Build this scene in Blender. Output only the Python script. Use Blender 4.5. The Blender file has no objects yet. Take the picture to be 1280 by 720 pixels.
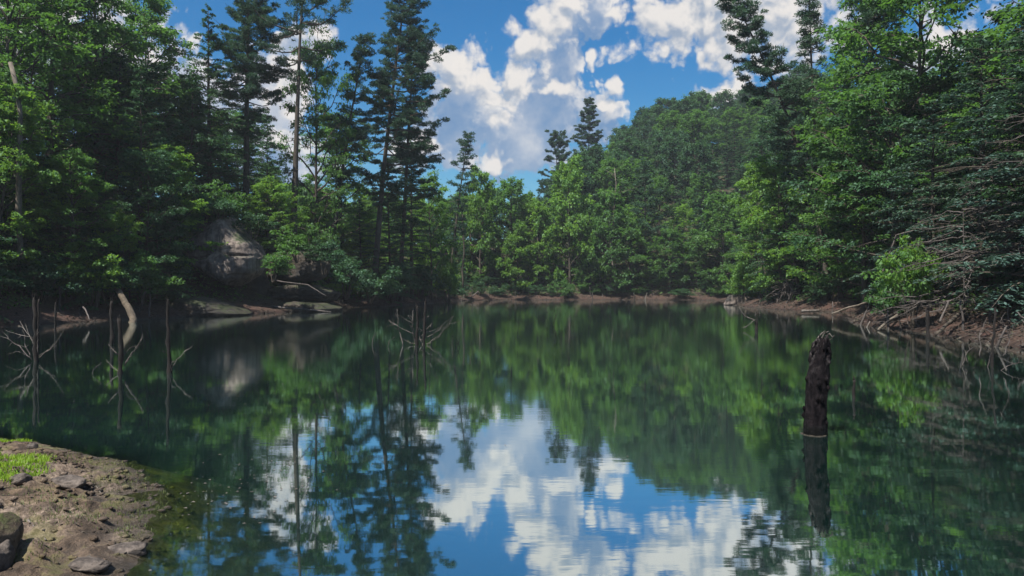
import bpy, math, random
import numpy as np
from math import radians as R, sin, cos, pi, tan, atan
from mathutils import Vector, Matrix

C = bpy.context.scene
COL = C.collection
F = 925.0                      # focal length in pixels of the 1280 wide photograph
CAM_Z = 2.2
HOR = 361.0

# ------------------------------------------------------------------ camera
cam_d = bpy.data.cameras.new('camera')
cam = bpy.data.objects.new('camera', cam_d)
COL.objects.link(cam)
cam.location = (0, 0, CAM_Z)
cam.rotation_euler = (R(90) - atan((360 - HOR) / F) * -1, 0, 0)
cam_d.sensor_width = 36
cam_d.lens = 36 * F / 1280
cam_d.clip_start = 0.1
cam_d.clip_end = 4000
C.camera = cam

# ------------------------------------------------------------------ light
SUN_EL, SUN_AZ = 60.0, -140.0      # azimuth clockwise from +Y (ahead of the camera)
SUN_STRENGTH = 5.0
SKY_STRENGTH = 0.13
SKY_TINT = (0.034, 0.31, 0.48)
EXPOSURE = 0.95
C.view_settings.view_transform = 'Standard'
C.view_settings.look = 'None'
C.view_settings.exposure = EXPOSURE
C.view_settings.gamma = 1
sd = bpy.data.lights.new('sun', 'SUN')
sd.energy = SUN_STRENGTH
sd.angle = R(0.5)
sd.color = (1.0, 0.95, 0.85)
sun = bpy.data.objects.new('sun', sd)
COL.objects.link(sun)
sdir = Vector((sin(R(SUN_AZ)) * cos(R(SUN_EL)), cos(R(SUN_AZ)) * cos(R(SUN_EL)), sin(R(SUN_EL))))
sun.rotation_euler = sdir.to_track_quat('Z', 'Y').to_euler()
sun.location = (0, 0, 80)
cy = C.cycles
cy.max_bounces = 7
cy.diffuse_bounces = 3
cy.glossy_bounces = 3
cy.transmission_bounces = 3
cy.transparent_max_bounces = 6
cy.volume_bounces = 0
cy.caustics_reflective = False
cy.caustics_refractive = False
cy.sample_clamp_indirect = 3
cy.use_denoising = True


class NT:
    """small helper for building node trees"""
    def __init__(s, tree):
        s.t = tree
        s.n = tree.nodes
        s.l = tree.links

    def node(s, kind, **kw):
        n = s.n.new(kind)
        for k, v in kw.items():
            setattr(n, k, v)
        return n

    def put(s, sock, v):
        if isinstance(v, bpy.types.NodeSocket):
            s.l.new(v, sock)
        elif v is not None:
            if hasattr(sock, 'default_value'):
                try:
                    sock.default_value = v
                except Exception:
                    sock.default_value = tuple(v) + (1,)

    def m(s, op, a, b=None, c=None, clamp=False):
        n = s.node('ShaderNodeMath', operation=op, use_clamp=clamp)
        s.put(n.inputs[0], a)
        if b is not None: s.put(n.inputs[1], b)
        if c is not None: s.put(n.inputs[2], c)
        return n.outputs[0]

    def v(s, op, a, b=None, c=None, scale=None):
        n = s.node('ShaderNodeVectorMath', operation=op)
        s.put(n.inputs[0], a)
        if b is not None: s.put(n.inputs[1], b)
        if c is not None: s.put(n.inputs[2], c)
        if scale is not None: s.put(n.inputs['Scale'], scale)
        return n.outputs['Value'] if op in ('LENGTH', 'DOT_PRODUCT', 'DISTANCE') else n.outputs[0]

    def xyz(s, x, y, z):
        n = s.node('ShaderNodeCombineXYZ')
        s.put(n.inputs[0], x); s.put(n.inputs[1], y); s.put(n.inputs[2], z)
        return n.outputs[0]

    def sep(s, v):
        n = s.node('ShaderNodeSeparateXYZ')
        s.put(n.inputs[0], v)
        return n.outputs

    def noise(s, vec, scale, detail=4, rough=0.55, dist=0.0, color=False):
        n = s.node('ShaderNodeTexNoise')
        if vec is not None: s.put(n.inputs['Vector'], vec)
        s.put(n.inputs['Scale'], scale); s.put(n.inputs['Detail'], detail)
        s.put(n.inputs['Roughness'], rough); s.put(n.inputs['Distortion'], dist)
        return n.outputs[1 if color else 0]

    def ss(s, x, a, b, lo=0.0, hi=1.0):
        n = s.node('ShaderNodeMapRange', interpolation_type='SMOOTHSTEP')
        s.put(n.inputs[0], x); s.put(n.inputs[1], a); s.put(n.inputs[2], b)
        s.put(n.inputs[3], lo); s.put(n.inputs[4], hi)
        return n.outputs[0]

    def mix(s, f, a, b, mode='MIX'):
        n = s.node('ShaderNodeMix', data_type='RGBA', blend_type=mode)
        s.put(n.inputs[0], f); s.put(n.inputs[6], a); s.put(n.inputs[7], b)
        return n.outputs[2]


def c4(c):
    return (c[0], c[1], c[2], 1)


# ------------------------------------------------------------------ sky with clouds (world directions)
W = bpy.data.worlds.new('World')
C.world = W
W.use_nodes = True
W.cycles.sampling_method = 'MANUAL'
W.cycles.sample_map_resolution = 512
t = NT(W.node_tree)
for n in list(t.n): t.n.remove(n)


def A(px): return atan((px - 640) / F)
def E(px, py): return atan((HOR - py) / F * cos(A(px)))


def density_group(name, blobs, warp, fine, fine_scale, extra):
    """cloud density over (azimuth, elevation) as a node group: ellipses pushed about and frayed by noise"""
    g = bpy.data.node_groups.new(name, 'ShaderNodeTree')
    g.interface.new_socket('P', in_out='INPUT', socket_type='NodeSocketVector')
    g.interface.new_socket('D', in_out='OUTPUT', socket_type='NodeSocketFloat')
    q = NT(g)
    gi = q.node('NodeGroupInput'); go = q.node('NodeGroupOutput')
    P = gi.outputs[0]
    w1 = q.v('SUBTRACT', q.noise(P, 11, 4, 0.62, color=True), (0.5, 0.5, 0.5))
    PW = q.v('ADD', P, q.v('SCALE', w1, scale=warp))
    acc = None
    for (px, py, rx, ry, amp) in blobs:
        if not extra: rx, ry = rx * 1.1, ry * 1.12
        a0, e0 = A(px), E(px, py)
        l = q.v('LENGTH', q.v('MULTIPLY', q.v('SUBTRACT', PW, (a0, e0, 0)), (F / rx, F / ry, 0)))
        d = q.m('MULTIPLY', q.m('SUBTRACT', 1.0, l), amp)
        if acc is None: acc = d
        else:
            acc = q.m('MAXIMUM', acc, d)
    # billows
    vo = q.node('ShaderNodeTexVoronoi', feature='F1', voronoi_dimensions='2D')
    q.put(vo.inputs['Vector'], PW); q.put(vo.inputs['Scale'], fine_scale)
    q.put(vo.inputs['Detail'], 3.0 if extra else 2.0); q.put(vo.inputs['Roughness'], 0.65 if extra else .55)
    b = q.m('MULTIPLY', q.m('SUBTRACT', 0.42 if extra else 0.52, vo.outputs['Distance']), fine)
    f = q.m('MULTIPLY', q.m('SUBTRACT', q.noise(P, fine_scale * 1.7, 4, 0.62), 0.5), fine * 1.3)
    out = q.m('ADD', acc, q.m('ADD', b, f))
    if extra:
        s = q.sep(P)
        # clouds go on all round out of view, their cover raised for fill light
        m1 = q.ss(q.m('ABSOLUTE', s[0]), 0.62, 0.95)
        m2 = q.ss(s[1], 0.42, 0.6)
        far = q.m('MAXIMUM', m1, m2)
        fld = q.m('ADD', q.m('MULTIPLY', q.m('SUBTRACT', q.noise(P, 3.2, 6, 0.58), 0.47), 3.0), q.m('MULTIPLY', f, 0.5))
        fld = q.m('SUBTRACT', fld, q.m('MULTIPLY', q.m('SUBTRACT', 1.0, far), 3.0))
        out = q.m('MAXIMUM', out, fld)
    q.l.new(out, go.inputs[0])
    return g


# big cumulus with a blue-grey body: (px, py, rx, ry, weight) in photograph pixels as angles
bigA = [(575, 130, 52, 70, 1.0), (560, 175, 60, 50, 1.0), (690, 130, 78, 80, 1.0), (700, 60, 52, 75, 1.0), (735, 15, 55, 45, 1.0),
        (640, 175, 120, 55, 1.0), (650, 200, 150, 30, .8), (745, 150, 50, 60, .9), (345, 120, 60, 70, 1.0), (375, 60, 45, 35, .9),
        (350, 200, 90, 70, .9), (240, 130, 90, 90, .9), (70, 90, 150, 110, .9), (700, -30, 60, 60, 1)]
puffB = [(900, 5, 135, 72, 1.2), (840, 20, 70, 52, 1.1), (985, 15, 90, 75, 1.2), (930, 55, 90, 42, 1.0), (1060, 45, 45, 28, .8), (768, 12, 20, 14, .8),
         (702, 107, 26, 12, .9), (766, 66, 20, 14, .8), (742, 72, 12, 15, .8), (770, 104, 14, 22, .9), (764, 128, 20, 12, .8),
         (915, 120, 46, 28, 1.1), (535, 175, 42, 18, .9), (610, 208, 36, 14, .9), (568, 84, 56, 34, 1.0), (625, 150, 22, 30, .7),
         (622, 130, 34, 26, 1), (640, 98, 38, 30, 1.1), (664, 66, 40, 32, 1.1), (690, 36, 40, 32, 1.1), (714, 8, 34, 26, 1.1), (590, 95, 40, 26, 1), (1170, 60, 80, 50, .8), (510, 190, 40, 30, .8), (360, 110, 40, 36, .9), (345, 175, 34, 26, .8),
         (395, 45, 30, 14, .8), (150, 60, 80, 60, .8), (20, 40, 60, 50, .8)]
gA = density_group('cumulus_density', bigA, 0.045, 0.42, 22, True)
gB = density_group('puff_density', puffB, 0.055, 0.70, 30, False)

tc = t.node('ShaderNodeTexCoord')
dirv = t.v('NORMALIZE', tc.outputs['Generated'])
dx, dy, dz = t.sep(dirv)
az = t.m('ARCTAN2', dx, dy)
el = t.m('ARCSINE', dz)
P0 = t.xyz(az, el, 0.0)
UP = (0.010, 0.022, 0.0)


def dens(g, vec):
    n = t.node('ShaderNodeGroup'); n.node_tree = g
    t.put(n.inputs[0], vec)
    return n.outputs[0]


dA, dA2 = dens(gA, P0), dens(gA, t.v('ADD', P0, UP))
dB, dB2 = dens(gB, P0), dens(gB, t.v('ADD', P0, (0.006, 0.014, 0)))
sky = t.node('ShaderNodeTexSky', sky_type='NISHITA')
sky.sun_disc = False
sky.sun_elevation = R(SUN_EL)
sky.sun_rotation = R(SUN_AZ)
sky.air_density = 1.0
sky.dust_density = 0.4
sky.ozone_density = 2.5
skyc = t.v('MULTIPLY', sky.outputs[0], t.mix(t.ss(el, 0.02, 0.36), (0.20, 0.40, 0.43, 1), c4(SKY_TINT)))
K = 1.0 / (SKY_STRENGTH * 2 ** EXPOSURE)
aA = t.ss(dA, -0.03, 0.20)
litA = t.m('SUBTRACT', dA, dA2)
sA = t.ss(litA, -0.10, 0.50)
rim = t.ss(dA, 0.02, 0.62, 1.0, 0.0)
body = t.noise(P0, 7.5, 5, 0.6)
shA = t.m('ADD', t.m('MULTIPLY', sA, t.m('MULTIPLY_ADD', rim, 1.05, 0.12)), t.ss(body, .40, .72, 0, .60), clamp=True)
colA = t.mix(shA, c4([K * v for v in (0.16, 0.285, 0.49)]), c4([K * v for v in (0.88, 0.84, 0.80)]))
skyc = t.mix(t.m('MULTIPLY', aA, 0.93), skyc, colA)
aB = t.ss(dB, -0.06, 0.50)
litB = t.m('SUBTRACT', dB, dB2)
sB = t.m('ADD', t.ss(litB, -0.65, 0.40), t.ss(dB, .1, .7, .20, 0), clamp=True)
colB = t.mix(sB, c4([K * v for v in (0.30, 0.38, 0.50)]), c4([K * v for v in (0.88, 0.83, 0.78)]))
skyc = t.mix(t.m('MULTIPLY', aB, 0.96), skyc, colB)
bg = t.node('ShaderNodeBackground')
t.put(bg.inputs[0], skyc); t.put(bg.inputs[1], SKY_STRENGTH)
wo = t.node('ShaderNodeOutputWorld')
t.l.new(bg.outputs[0], wo.inputs[0])


# ------------------------------------------------------------------ numpy noise
def _h(ix, iy, iz):
    n = (ix * 374761393 + iy * 668265263 + iz * 2147483647 * 3 + iz * 1274126177) & 0xffffffff
    n = ((n ^ (n >> 13)) * 1274126177) & 0xffffffff
    n = n ^ (n >> 16)
    return (n & 0xffff) / 65535.0


def vnoise(p):
    p = np.asarray(p, float)
    i = np.floor(p).astype(np.int64)
    f = p - i
    f = f * f * (3 - 2 * f)
    r = 0
    for a in (0, 1):
        wx = f[..., 0] if a else 1 - f[..., 0]
        for b in (0, 1):
            wy = f[..., 1] if b else 1 - f[..., 1]
            for c in (0, 1):
                wz = f[..., 2] if c else 1 - f[..., 2]
                r = r + wx * wy * wz * _h(i[..., 0] + a, i[..., 1] + b, i[..., 2] + c)
    return r


def fbm(p, octs=4, gain=0.5):
    r, a, s = 0, 1.0, 0
    p = np.asarray(p, float)
    for k in range(octs):
        r = r + a * (vnoise(p * 2 ** k + k * 17.3) - 0.5)
        s += a
        a *= gain
    return r / s * 2


def fb2(x, y, sc, octs=4, gain=.5, z=0.0):
    return fbm(np.stack([x * sc, y * sc, np.zeros_like(x) + z], -1), octs, gain)


# ------------------------------------------------------------------ mesh helpers
class Geo:
    def __init__(s):
        s.v, s.f4, s.f3, s.n = [], [], [], 0
        s.tint4 = []

    def quads(s, verts, faces, tint=None):
        verts = np.asarray(verts, float).reshape(-1, 3)
        faces = np.asarray(faces, np.int64).reshape(-1, 4)
        s.v.append(verts); s.f4.append(faces + s.n); s.n += len(verts)
        s.tint4.append(np.full(len(faces), 0.5) if tint is None else tint)

    def tris(s, verts, faces):
        verts = np.asarray(verts, float).reshape(-1, 3)
        s.v.append(verts); s.f3.append(np.asarray(faces, np.int64).reshape(-1, 3) + s.n); s.n += len(verts)

    def mesh(s, name, mat, smooth=False, tint=False):
        me = bpy.data.meshes.new(name)
        v = np.concatenate(s.v)
        f4 = np.concatenate(s.f4) if s.f4 else np.zeros((0, 4), int)
        f3 = np.concatenate(s.f3) if s.f3 else np.zeros((0, 3), int)
        nl = f4.size + f3.size
        me.vertices.add(len(v)); me.loops.add(nl); me.polygons.add(len(f4) + len(f3))
        me.vertices.foreach_set('co', v.astype(np.float32).ravel())
        me.loops.foreach_set('vertex_index', np.concatenate([f4.ravel(), f3.ravel()]).astype(np.int32))
        st = np.concatenate([np.arange(len(f4)) * 4, f4.size + np.arange(len(f3)) * 3])
        me.polygons.foreach_set('loop_start', st.astype(np.int32))
        if smooth:
            me.polygons.foreach_set('use_smooth', np.ones(len(st), bool))
        if tint:
            a = me.attributes.new('tint', 'FLOAT', 'FACE')
            tt = np.concatenate(s.tint4 + [np.full(len(f3), .5)])
            a.data.foreach_set('value', tt.astype(np.float32))
        me.update(calc_edges=True)
        if mat: me.materials.append(mat)
        return me


def frame_of(d):
    d = d / (np.linalg.norm(d) + 1e-9)
    a = np.array([0, 0, 1.0]) if abs(d[2]) < 0.9 else np.array([1.0, 0, 0])
    u = np.cross(d, a); u /= np.linalg.norm(u)
    return u, np.cross(d, u)


def tube(g, pts, rad, sides=6, wob=0.0, rng=None, cap=True):
    pts = np.asarray(pts, float); n = len(pts)
    rad = np.broadcast_to(np.asarray(rad, float), (n,))
    ang = np.arange(sides) * 2 * pi / sides
    V = np.zeros((n, sides, 3))
    u = None
    for i in range(n):
        d = pts[min(i + 1, n - 1)] - pts[max(i - 1, 0)]
        d = d / (np.linalg.norm(d) + 1e-9)
        if u is None:
            u, w = frame_of(d)
        else:
            u = u - d * np.dot(u, d); u /= np.linalg.norm(u) + 1e-9
            w = np.cross(d, u)
        rr = rad[i] * (1 + (rng.uniform(-wob, wob, sides) if wob else 0))
        V[i] = pts[i] + (np.cos(ang) * rr)[:, None] * u + (np.sin(ang) * rr)[:, None] * w
    idx = np.arange(n * sides).reshape(n, sides)
    q = np.stack([idx[:-1], np.roll(idx[:-1], -1, 1), np.roll(idx[1:], -1, 1), idx[1:]], -1)
    g.quads(V, q)
    if cap:
        base = g.n
        g.v.append(pts[[0, -1]]); g.n += 2
        i0 = base - n * sides
        k = np.arange(sides); k2 = (k + 1) % sides
        g.f3.append(np.stack([i0 + k2, i0 + k, np.full(sides, base)], -1))
        j = i0 + (n - 1) * sides
        g.f3.append(np.stack([j + k, j + k2, np.full(sides, base + 1)], -1))


def wiggle(rng, a, b, n, amp, power=1.0):
    a, b = np.asarray(a, float), np.asarray(b, float)
    t_ = np.linspace(0, 1, n)[:, None]
    p = a + (b - a) * t_
    L = np.linalg.norm(b - a)
    off = np.cumsum(rng.normal(0, amp * L / n, (n, 3)), 0)
    off -= off[0]
    off = off - t_ * off[-1]
    return p + off


def leaves(g, c, d, nrm, ln, wd, tint=None):
    """diamond leaves: c centre, d along, nrm normal (all n x 3), ln, wd arrays"""
    d = d / (np.linalg.norm(d, axis=1, keepdims=True) + 1e-9)
    s = np.cross(d, nrm); s /= (np.linalg.norm(s, axis=1, keepdims=True) + 1e-9)
    L = (ln * .5)[:, None] * d; Wd = (wd * .5)[:, None] * s
    up = np.cross(s, d) * (wd * 0.18)[:, None]
    V = np.stack([c - L, c + Wd - L * .1 + up, c + L, c - Wd - L * .1 + up], 1)
    n = len(c)
    g.quads(V.reshape(-1, 3), np.arange(4 * n).reshape(n, 4), tint)


def rnd_dirs(rng, n):
    v = rng.normal(size=(n, 3))
    return v / np.linalg.norm(v, axis=1, keepdims=True)


# ------------------------------------------------------------------ object helpers
def tag(o, label=None, cat=None, group=None, kind=None):
    if label: o['label'] = label
    if cat: o['category'] = cat
    if group: o['group'] = group
    if kind: o['kind'] = kind
    return o


def link(name, me, parent=None, loc=None):
    o = bpy.data.objects.new(name, me)
    COL.objects.link(o)
    if parent: o.parent = parent
    if loc is not None: o.location = loc
    return o


def P(px, py, Y):
    return np.array([(px - 640) / F * Y, Y, CAM_Z - (py - HOR) / F * Y])


# ------------------------------------------------------------------ materials
def mat(name):
    m = bpy.data.materials.new(name)
    m.use_nodes = True
    q = NT(m.node_tree)
    for n in list(q.n): q.n.remove(n)
    out = q.node('ShaderNodeOutputMaterial')
    return m, q, out


def leaf_mat(name, dark, light, trans, rough=0.6, tf=0.42, obj_var=0.3):
    dark, light, trans = [(c[0] * .85, c[1], c[2] * 1.18) for c in (dark, light, trans)]
    m, q, out = mat(name)
    at = q.node('ShaderNodeAttribute', attribute_name='tint')
    oi = q.node('ShaderNodeObjectInfo')
    geo = q.node('ShaderNodeNewGeometry')
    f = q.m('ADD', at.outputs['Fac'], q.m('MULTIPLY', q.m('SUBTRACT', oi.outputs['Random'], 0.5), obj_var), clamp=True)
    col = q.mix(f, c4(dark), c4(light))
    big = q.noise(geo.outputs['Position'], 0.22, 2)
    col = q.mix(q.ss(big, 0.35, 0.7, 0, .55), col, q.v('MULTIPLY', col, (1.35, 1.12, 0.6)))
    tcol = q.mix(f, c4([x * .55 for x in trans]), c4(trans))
    d = q.node('ShaderNodeBsdfDiffuse'); q.put(d.inputs[0], col)
    tr = q.node('ShaderNodeBsdfTranslucent'); q.put(tr.inputs[0], tcol)
    gl = q.node('ShaderNodeBsdfGlossy'); q.put(gl.inputs[0], (0.8, 0.9, 1, 1)); q.put(gl.inputs[1], rough)
    mx = q.node('ShaderNodeMixShader'); mx.inputs[0].default_value = tf
    q.l.new(d.outputs[0], mx.inputs[1]); q.l.new(tr.outputs[0], mx.inputs[2])
    m2 = q.node('ShaderNodeMixShader'); m2.inputs[0].default_value = 0.02
    q.l.new(mx.outputs[0], m2.inputs[1]); q.l.new(gl.outputs[0], m2.inputs[2])
    q.l.new(m2.outputs[0], out.inputs[0])
    return m


def rock_like(name, cols, scale, rough=0.85, bump=0.4, bdist=0.05, zs=1.0, spec=.3, moss=None, streak=0):
    m, q, out = mat(name)
    tcn = q.node('ShaderNodeTexCoord')
    vec = q.v('MULTIPLY', tcn.outputs['Object'], (1, 1, zs))
    n1 = q.noise(vec, scale, 6, 0.65, 0.3)
    n2 = q.noise(vec, scale * 5, 5, 0.7)
    n3 = q.noise(vec, scale * 0.35, 3)
    col = q.mix(q.ss(n1, .32, .68), c4(cols[0]), c4(cols[1]))
    if len(cols) > 2: col = q.mix(q.ss(n3, .5, .66), col, c4(cols[2]))
    col = q.mix(0.5, col, q.mix(1.0, col, q.mix(q.ss(n2, .3, .7), (.45, .45, .45, 1), (1.5, 1.5, 1.5, 1)), 'MULTIPLY'))
    if streak:
        st_ = q.noise(q.v('MULTIPLY', tcn.outputs['Object'], (2.6, 2.6, .22)), 1.0, 4, .6)
        col = q.mix(q.ss(st_, .46, .62, 0, streak), col, q.v('MULTIPLY', col, (.38, .36, .38)))
    if moss:
        geo = q.node('ShaderNodeNewGeometry')
        nz = q.sep(geo.outputs['Normal'])[2]
        col = q.mix(q.m('MULTIPLY', q.ss(nz, .45, .85), q.ss(n1, .42, .56)), col, c4(moss))
    b = q.node('ShaderNodeBsdfPrincipled')
    q.put(b.inputs['Base Color'], col); q.put(b.inputs['Roughness'], rough)
    q.put(b.inputs['Specular IOR Level'], spec)
    bp = q.node('ShaderNodeBump'); bp.inputs['Strength'].default_value = bump; bp.inputs['Distance'].default_value = bdist
    q.l.new(q.m('ADD', n1, q.m('MULTIPLY', n2, .5)), bp.inputs['Height'])
    q.l.new(bp.outputs[0], b.inputs['Normal'])
    q.l.new(b.outputs[0], out.inputs[0])
    return m


M = {}
M['broad'] = leaf_mat('broadleaf_green', (.036, .085, .022), (.085, .165, .034), (.17, .33, .035))
M['bright'] = leaf_mat('young_leaf_green', (.055, .125, .020), (.12, .22, .032), (.30, .48, .035))
M['deep'] = leaf_mat('deep_leaf_green', (.026, .062, .027), (.056, .115, .042), (.09, .19, .04), tf=.34)
M['hemlock'] = leaf_mat('hemlock_needles', (.026, .060, .030), (.060, .115, .048), (.09, .19, .05), tf=.32)
M['pine'] = leaf_mat('pine_needles', (.026, .056, .032), (.055, .105, .048), (.08, .16, .05), tf=.28)
M['grey_hem'] = leaf_mat('greyish_hemlock_needles', (.036, .062, .046), (.072, .115, .08), (.07, .13, .06), tf=.26)
M['grass'] = leaf_mat('grass_green', (.15, .25, .02), (.30, .41, .03), (.44, .55, .03), tf=.45)
M['dry_grass'] = leaf_mat('dry_grass', (.10, .11, .03), (.20, .20, .07), (.24, .24, .06), tf=.4)
M['bark'] = rock_like('bark', [(.035, .028, .022), (.085, .07, .056)], 3.0, zs=.25, bump=.8, bdist=.04)
M['log_bark'] = rock_like('brown_log_bark', [(.045, .034, .025), (.12, .095, .07)], 4.0, zs=.4, bump=1.0, bdist=.05)
M['pale_bark'] = rock_like('pale_bark', [(.07, .058, .046), (.17, .145, .12)], 3.0, zs=.25, bump=.6, bdist=.03)
M['grey_wood'] = rock_like('weathered_wood', [(.055, .048, .043), (.15, .132, .12)], 6.0, zs=.2, bump=.4, bdist=.01)
M['dead_twig'] = rock_like('dead_grey_twig', [(.045, .038, .035), (.105, .09, .085)], 6.0, zs=.2, bump=.3, bdist=.01)
M['wet_wood'] = rock_like('wet_dark_wood', [(.004, .003, .003), (.016, .012, .011)], 5.0, rough=.9, zs=.3, bump=.8, bdist=.03)
def stump_mat():
    m, q, out = mat('rotten_stump_bark')
    tcn = q.node('ShaderNodeTexCoord'); ob = tcn.outputs['Object']
    z = q.sep(ob)[2]
    v = q.v('MULTIPLY', ob, (1, 1, .45))
    n1 = q.noise(v, 16, 6, .7, .5); n2 = q.noise(v, 60, 4, .7); n3 = q.noise(ob, 7, 4, .65)
    col = q.mix(q.ss(n1, .35, .68), (.002, .002, .003, 1), (.020, .016, .018, 1))
    top = q.m('MULTIPLY', q.ss(z, .75, 1.45), q.ss(n3, .48, .60))
    col = q.mix(top, col, q.mix(q.ss(n2, .4, .6), (.025, .022, .024, 1), (.10, .09, .09, 1)))
    col = q.mix(q.ss(z, .10, .16), (.004, .004, .004, 1), col)
    b = q.node('ShaderNodeBsdfPrincipled')
    q.put(b.inputs['Base Color'], col); q.put(b.inputs['Roughness'], q.ss(z, .08, .2, .4, .95)); q.put(b.inputs['Specular IOR Level'], .08)
    bp = q.node('ShaderNodeBump'); bp.inputs['Strength'].default_value = 1; bp.inputs['Distance'].default_value = .04
    q.l.new(q.m('ADD', n1, q.m('MULTIPLY', n2, .5)), bp.inputs['Height'])
    q.l.new(bp.outputs[0], b.inputs['Normal']); q.l.new(b.outputs[0], out.inputs[0])
    return m


M['stump'] = stump_mat()
M['rock'] = rock_like('sandstone', [(.09, .076, .070), (.27, .22, .19), (.13, .11, .10)], .55, bump=.9, bdist=.12, moss=(.03, .045, .018), streak=.8)
M['dark_rock'] = rock_like('shaded_sandstone_slab', [(.032, .026, .022), (.085, .066, .051), (.03, .027, .025)], .8, bump=1.0, bdist=.14, moss=(.03, .036, .016), streak=.5)  # darker copy of the sandstone, with shade put into its base colour
M['corner_stone'] = rock_like('mossy_brown_rock', [(.045, .032, .022), (.14, .105, .075)], 6, bump=1.0, bdist=.04, moss=(.06, .075, .02))
M['stone'] = rock_like('bank_stone', [(.035, .028, .026), (.14, .115, .10)], 7, bump=1.0, bdist=.03)

# ------------------------------------------------------------------ shoreline and terrain
SHORE = np.array([(-33, 26), (-30, 34), (-28, 40), (-27.2, 46), (-26, 52), (-24.2, 57), (-22.5, 60), (-20.2, 64), (-18.6, 70), (-18.8, 75),
                  (-17, 80), (-14.8, 84), (-13.5, 90), (-11.5, 98), (-10, 106), (-9.6, 116), (-6, 125), (0, 129), (8, 128), (18, 129.5), (27, 127), (35, 125), (37, 114),
                  (31.5, 101), (27.2, 92), (26, 82), (26.3, 72), (29.5, 65), (28, 58), (22.6, 50.5), (20.6, 45), (20.2, 38), (19.2, 32),
                  (18.2, 27), (19, 20), (22, 12), (19, 5), (10, 2.2), (4, 2.4), (0, 3.0), (-1.6, 4.0), (-2.4, 5.0), (-2.95, 5.67), (-3.15, 6.3),
                  (-3.3, 7.1), (-3.9, 8.2), (-5.1, 9.45), (-6.4, 10.1), (-7.7, 10.9), (-12, 12.4), (-20, 16)], float)


def shore_sd(x, y):
    """signed distance to the shoreline, positive on land"""
    shp = np.shape(x)
    x = np.ravel(x).astype(float); y = np.ravel(y).astype(float)
    best = np.full(x.shape, 1e9); inside = np.zeros(x.shape, bool)
    n = len(SHORE)
    for i in range(n):
        ax, ay = SHORE[i]; bx, by = SHORE[(i + 1) % n]
        dx_, dy_ = bx - ax, by - ay
        tt = np.clip(((x - ax) * dx_ + (y - ay) * dy_) / (dx_ * dx_ + dy_ * dy_), 0, 1)
        dd = (x - ax - tt * dx_) ** 2 + (y - ay - tt * dy_) ** 2
        best = np.minimum(best, dd)
        cr = ((ay > y) != (by > y)) & (x < dx_ * (y - ay) / (dy_ if dy_ else 1e-9) + ax)
        inside ^= cr
    d = np.sqrt(best)
    return np.where(inside, -d, d).reshape(shp)


def sm(x, a, b):
    t_ = np.clip((x - a) / (b - a), 0, 1)
    return t_ * t_ * (3 - 2 * t_)


def terrain_z(x, y, detail=True):
    x = np.asarray(x, float); y = np.asarray(y, float)
    d = shore_sd(x, y)
    d = d + 0.9 * fb2(x, y, .22, 3) * sm(y, 14, 22)
    near = 1 - sm(y, 13, 19)
    left = sm(-x, 15, 24)
    right = sm(x, 14, 24)
    # strip of bare mud, then the slope
    zfar = np.where(d < 3.2, .38 * d, 1.2 + .52 * (d - 3.2))
    zfar = np.where(zfar > 6, 6 + (zfar - 6) * .45, zfar)
    zfar = np.minimum(zfar, 11 + 0 * d)
    znear = .17 * d * (1 - .05 * np.clip(d, 0, 6)) 
    znear = np.where(d > 6, .17 * 6 * .7 + (d - 6) * .08, znear)
    zfar = zfar * (1 - near) + znear * near
    zsub = np.maximum(d * .42, -3.0)
    z = np.where(d > 0, zfar, zsub)
    w = sm(d, 3, 22)
    hill = 29 * sm(x, 0, 52) * sm(y, 132, 225) + 2 * sm(y, 120, 160) * sm(x, -30, 0)
    hill = hill + 12 * sm(-x, 38, 90) * sm(y, 10, 50) + 10 * sm(x, 45, 110) * sm(y, 15, 60)
    z = z + hill * w
    if detail:
        z = z + np.where(d > 0, .55, .2) * fb2(x, y, .35, 4) * sm(np.abs(d), .2, 5) * (1 - near * .8)
        z = z + .10 * fb2(x, y, 1.7, 3) * (1 - near)
    return z


def tz(x, y):
    return float(terrain_z(np.array([x]), np.array([y]))[0])


def axis(lo, a, b, hi, step, grow=1.13):
    c = list(np.arange(a, b + step * .5, step))
    s = step; v = b
    while v < hi:
        s *= grow; v += s; c.append(v)
    s = step; v = a
    while v > lo:
        s *= grow; v -= s; c.insert(0, v)
    return np.array(c)


def grid_faces(nx, ny):
    idx = np.arange(nx * ny).reshape(ny, nx)
    return np.stack([idx[:-1, :-1], idx[:-1, 1:], idx[1:, 1:], idx[1:, :-1]], -1).reshape(-1, 4)


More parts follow.
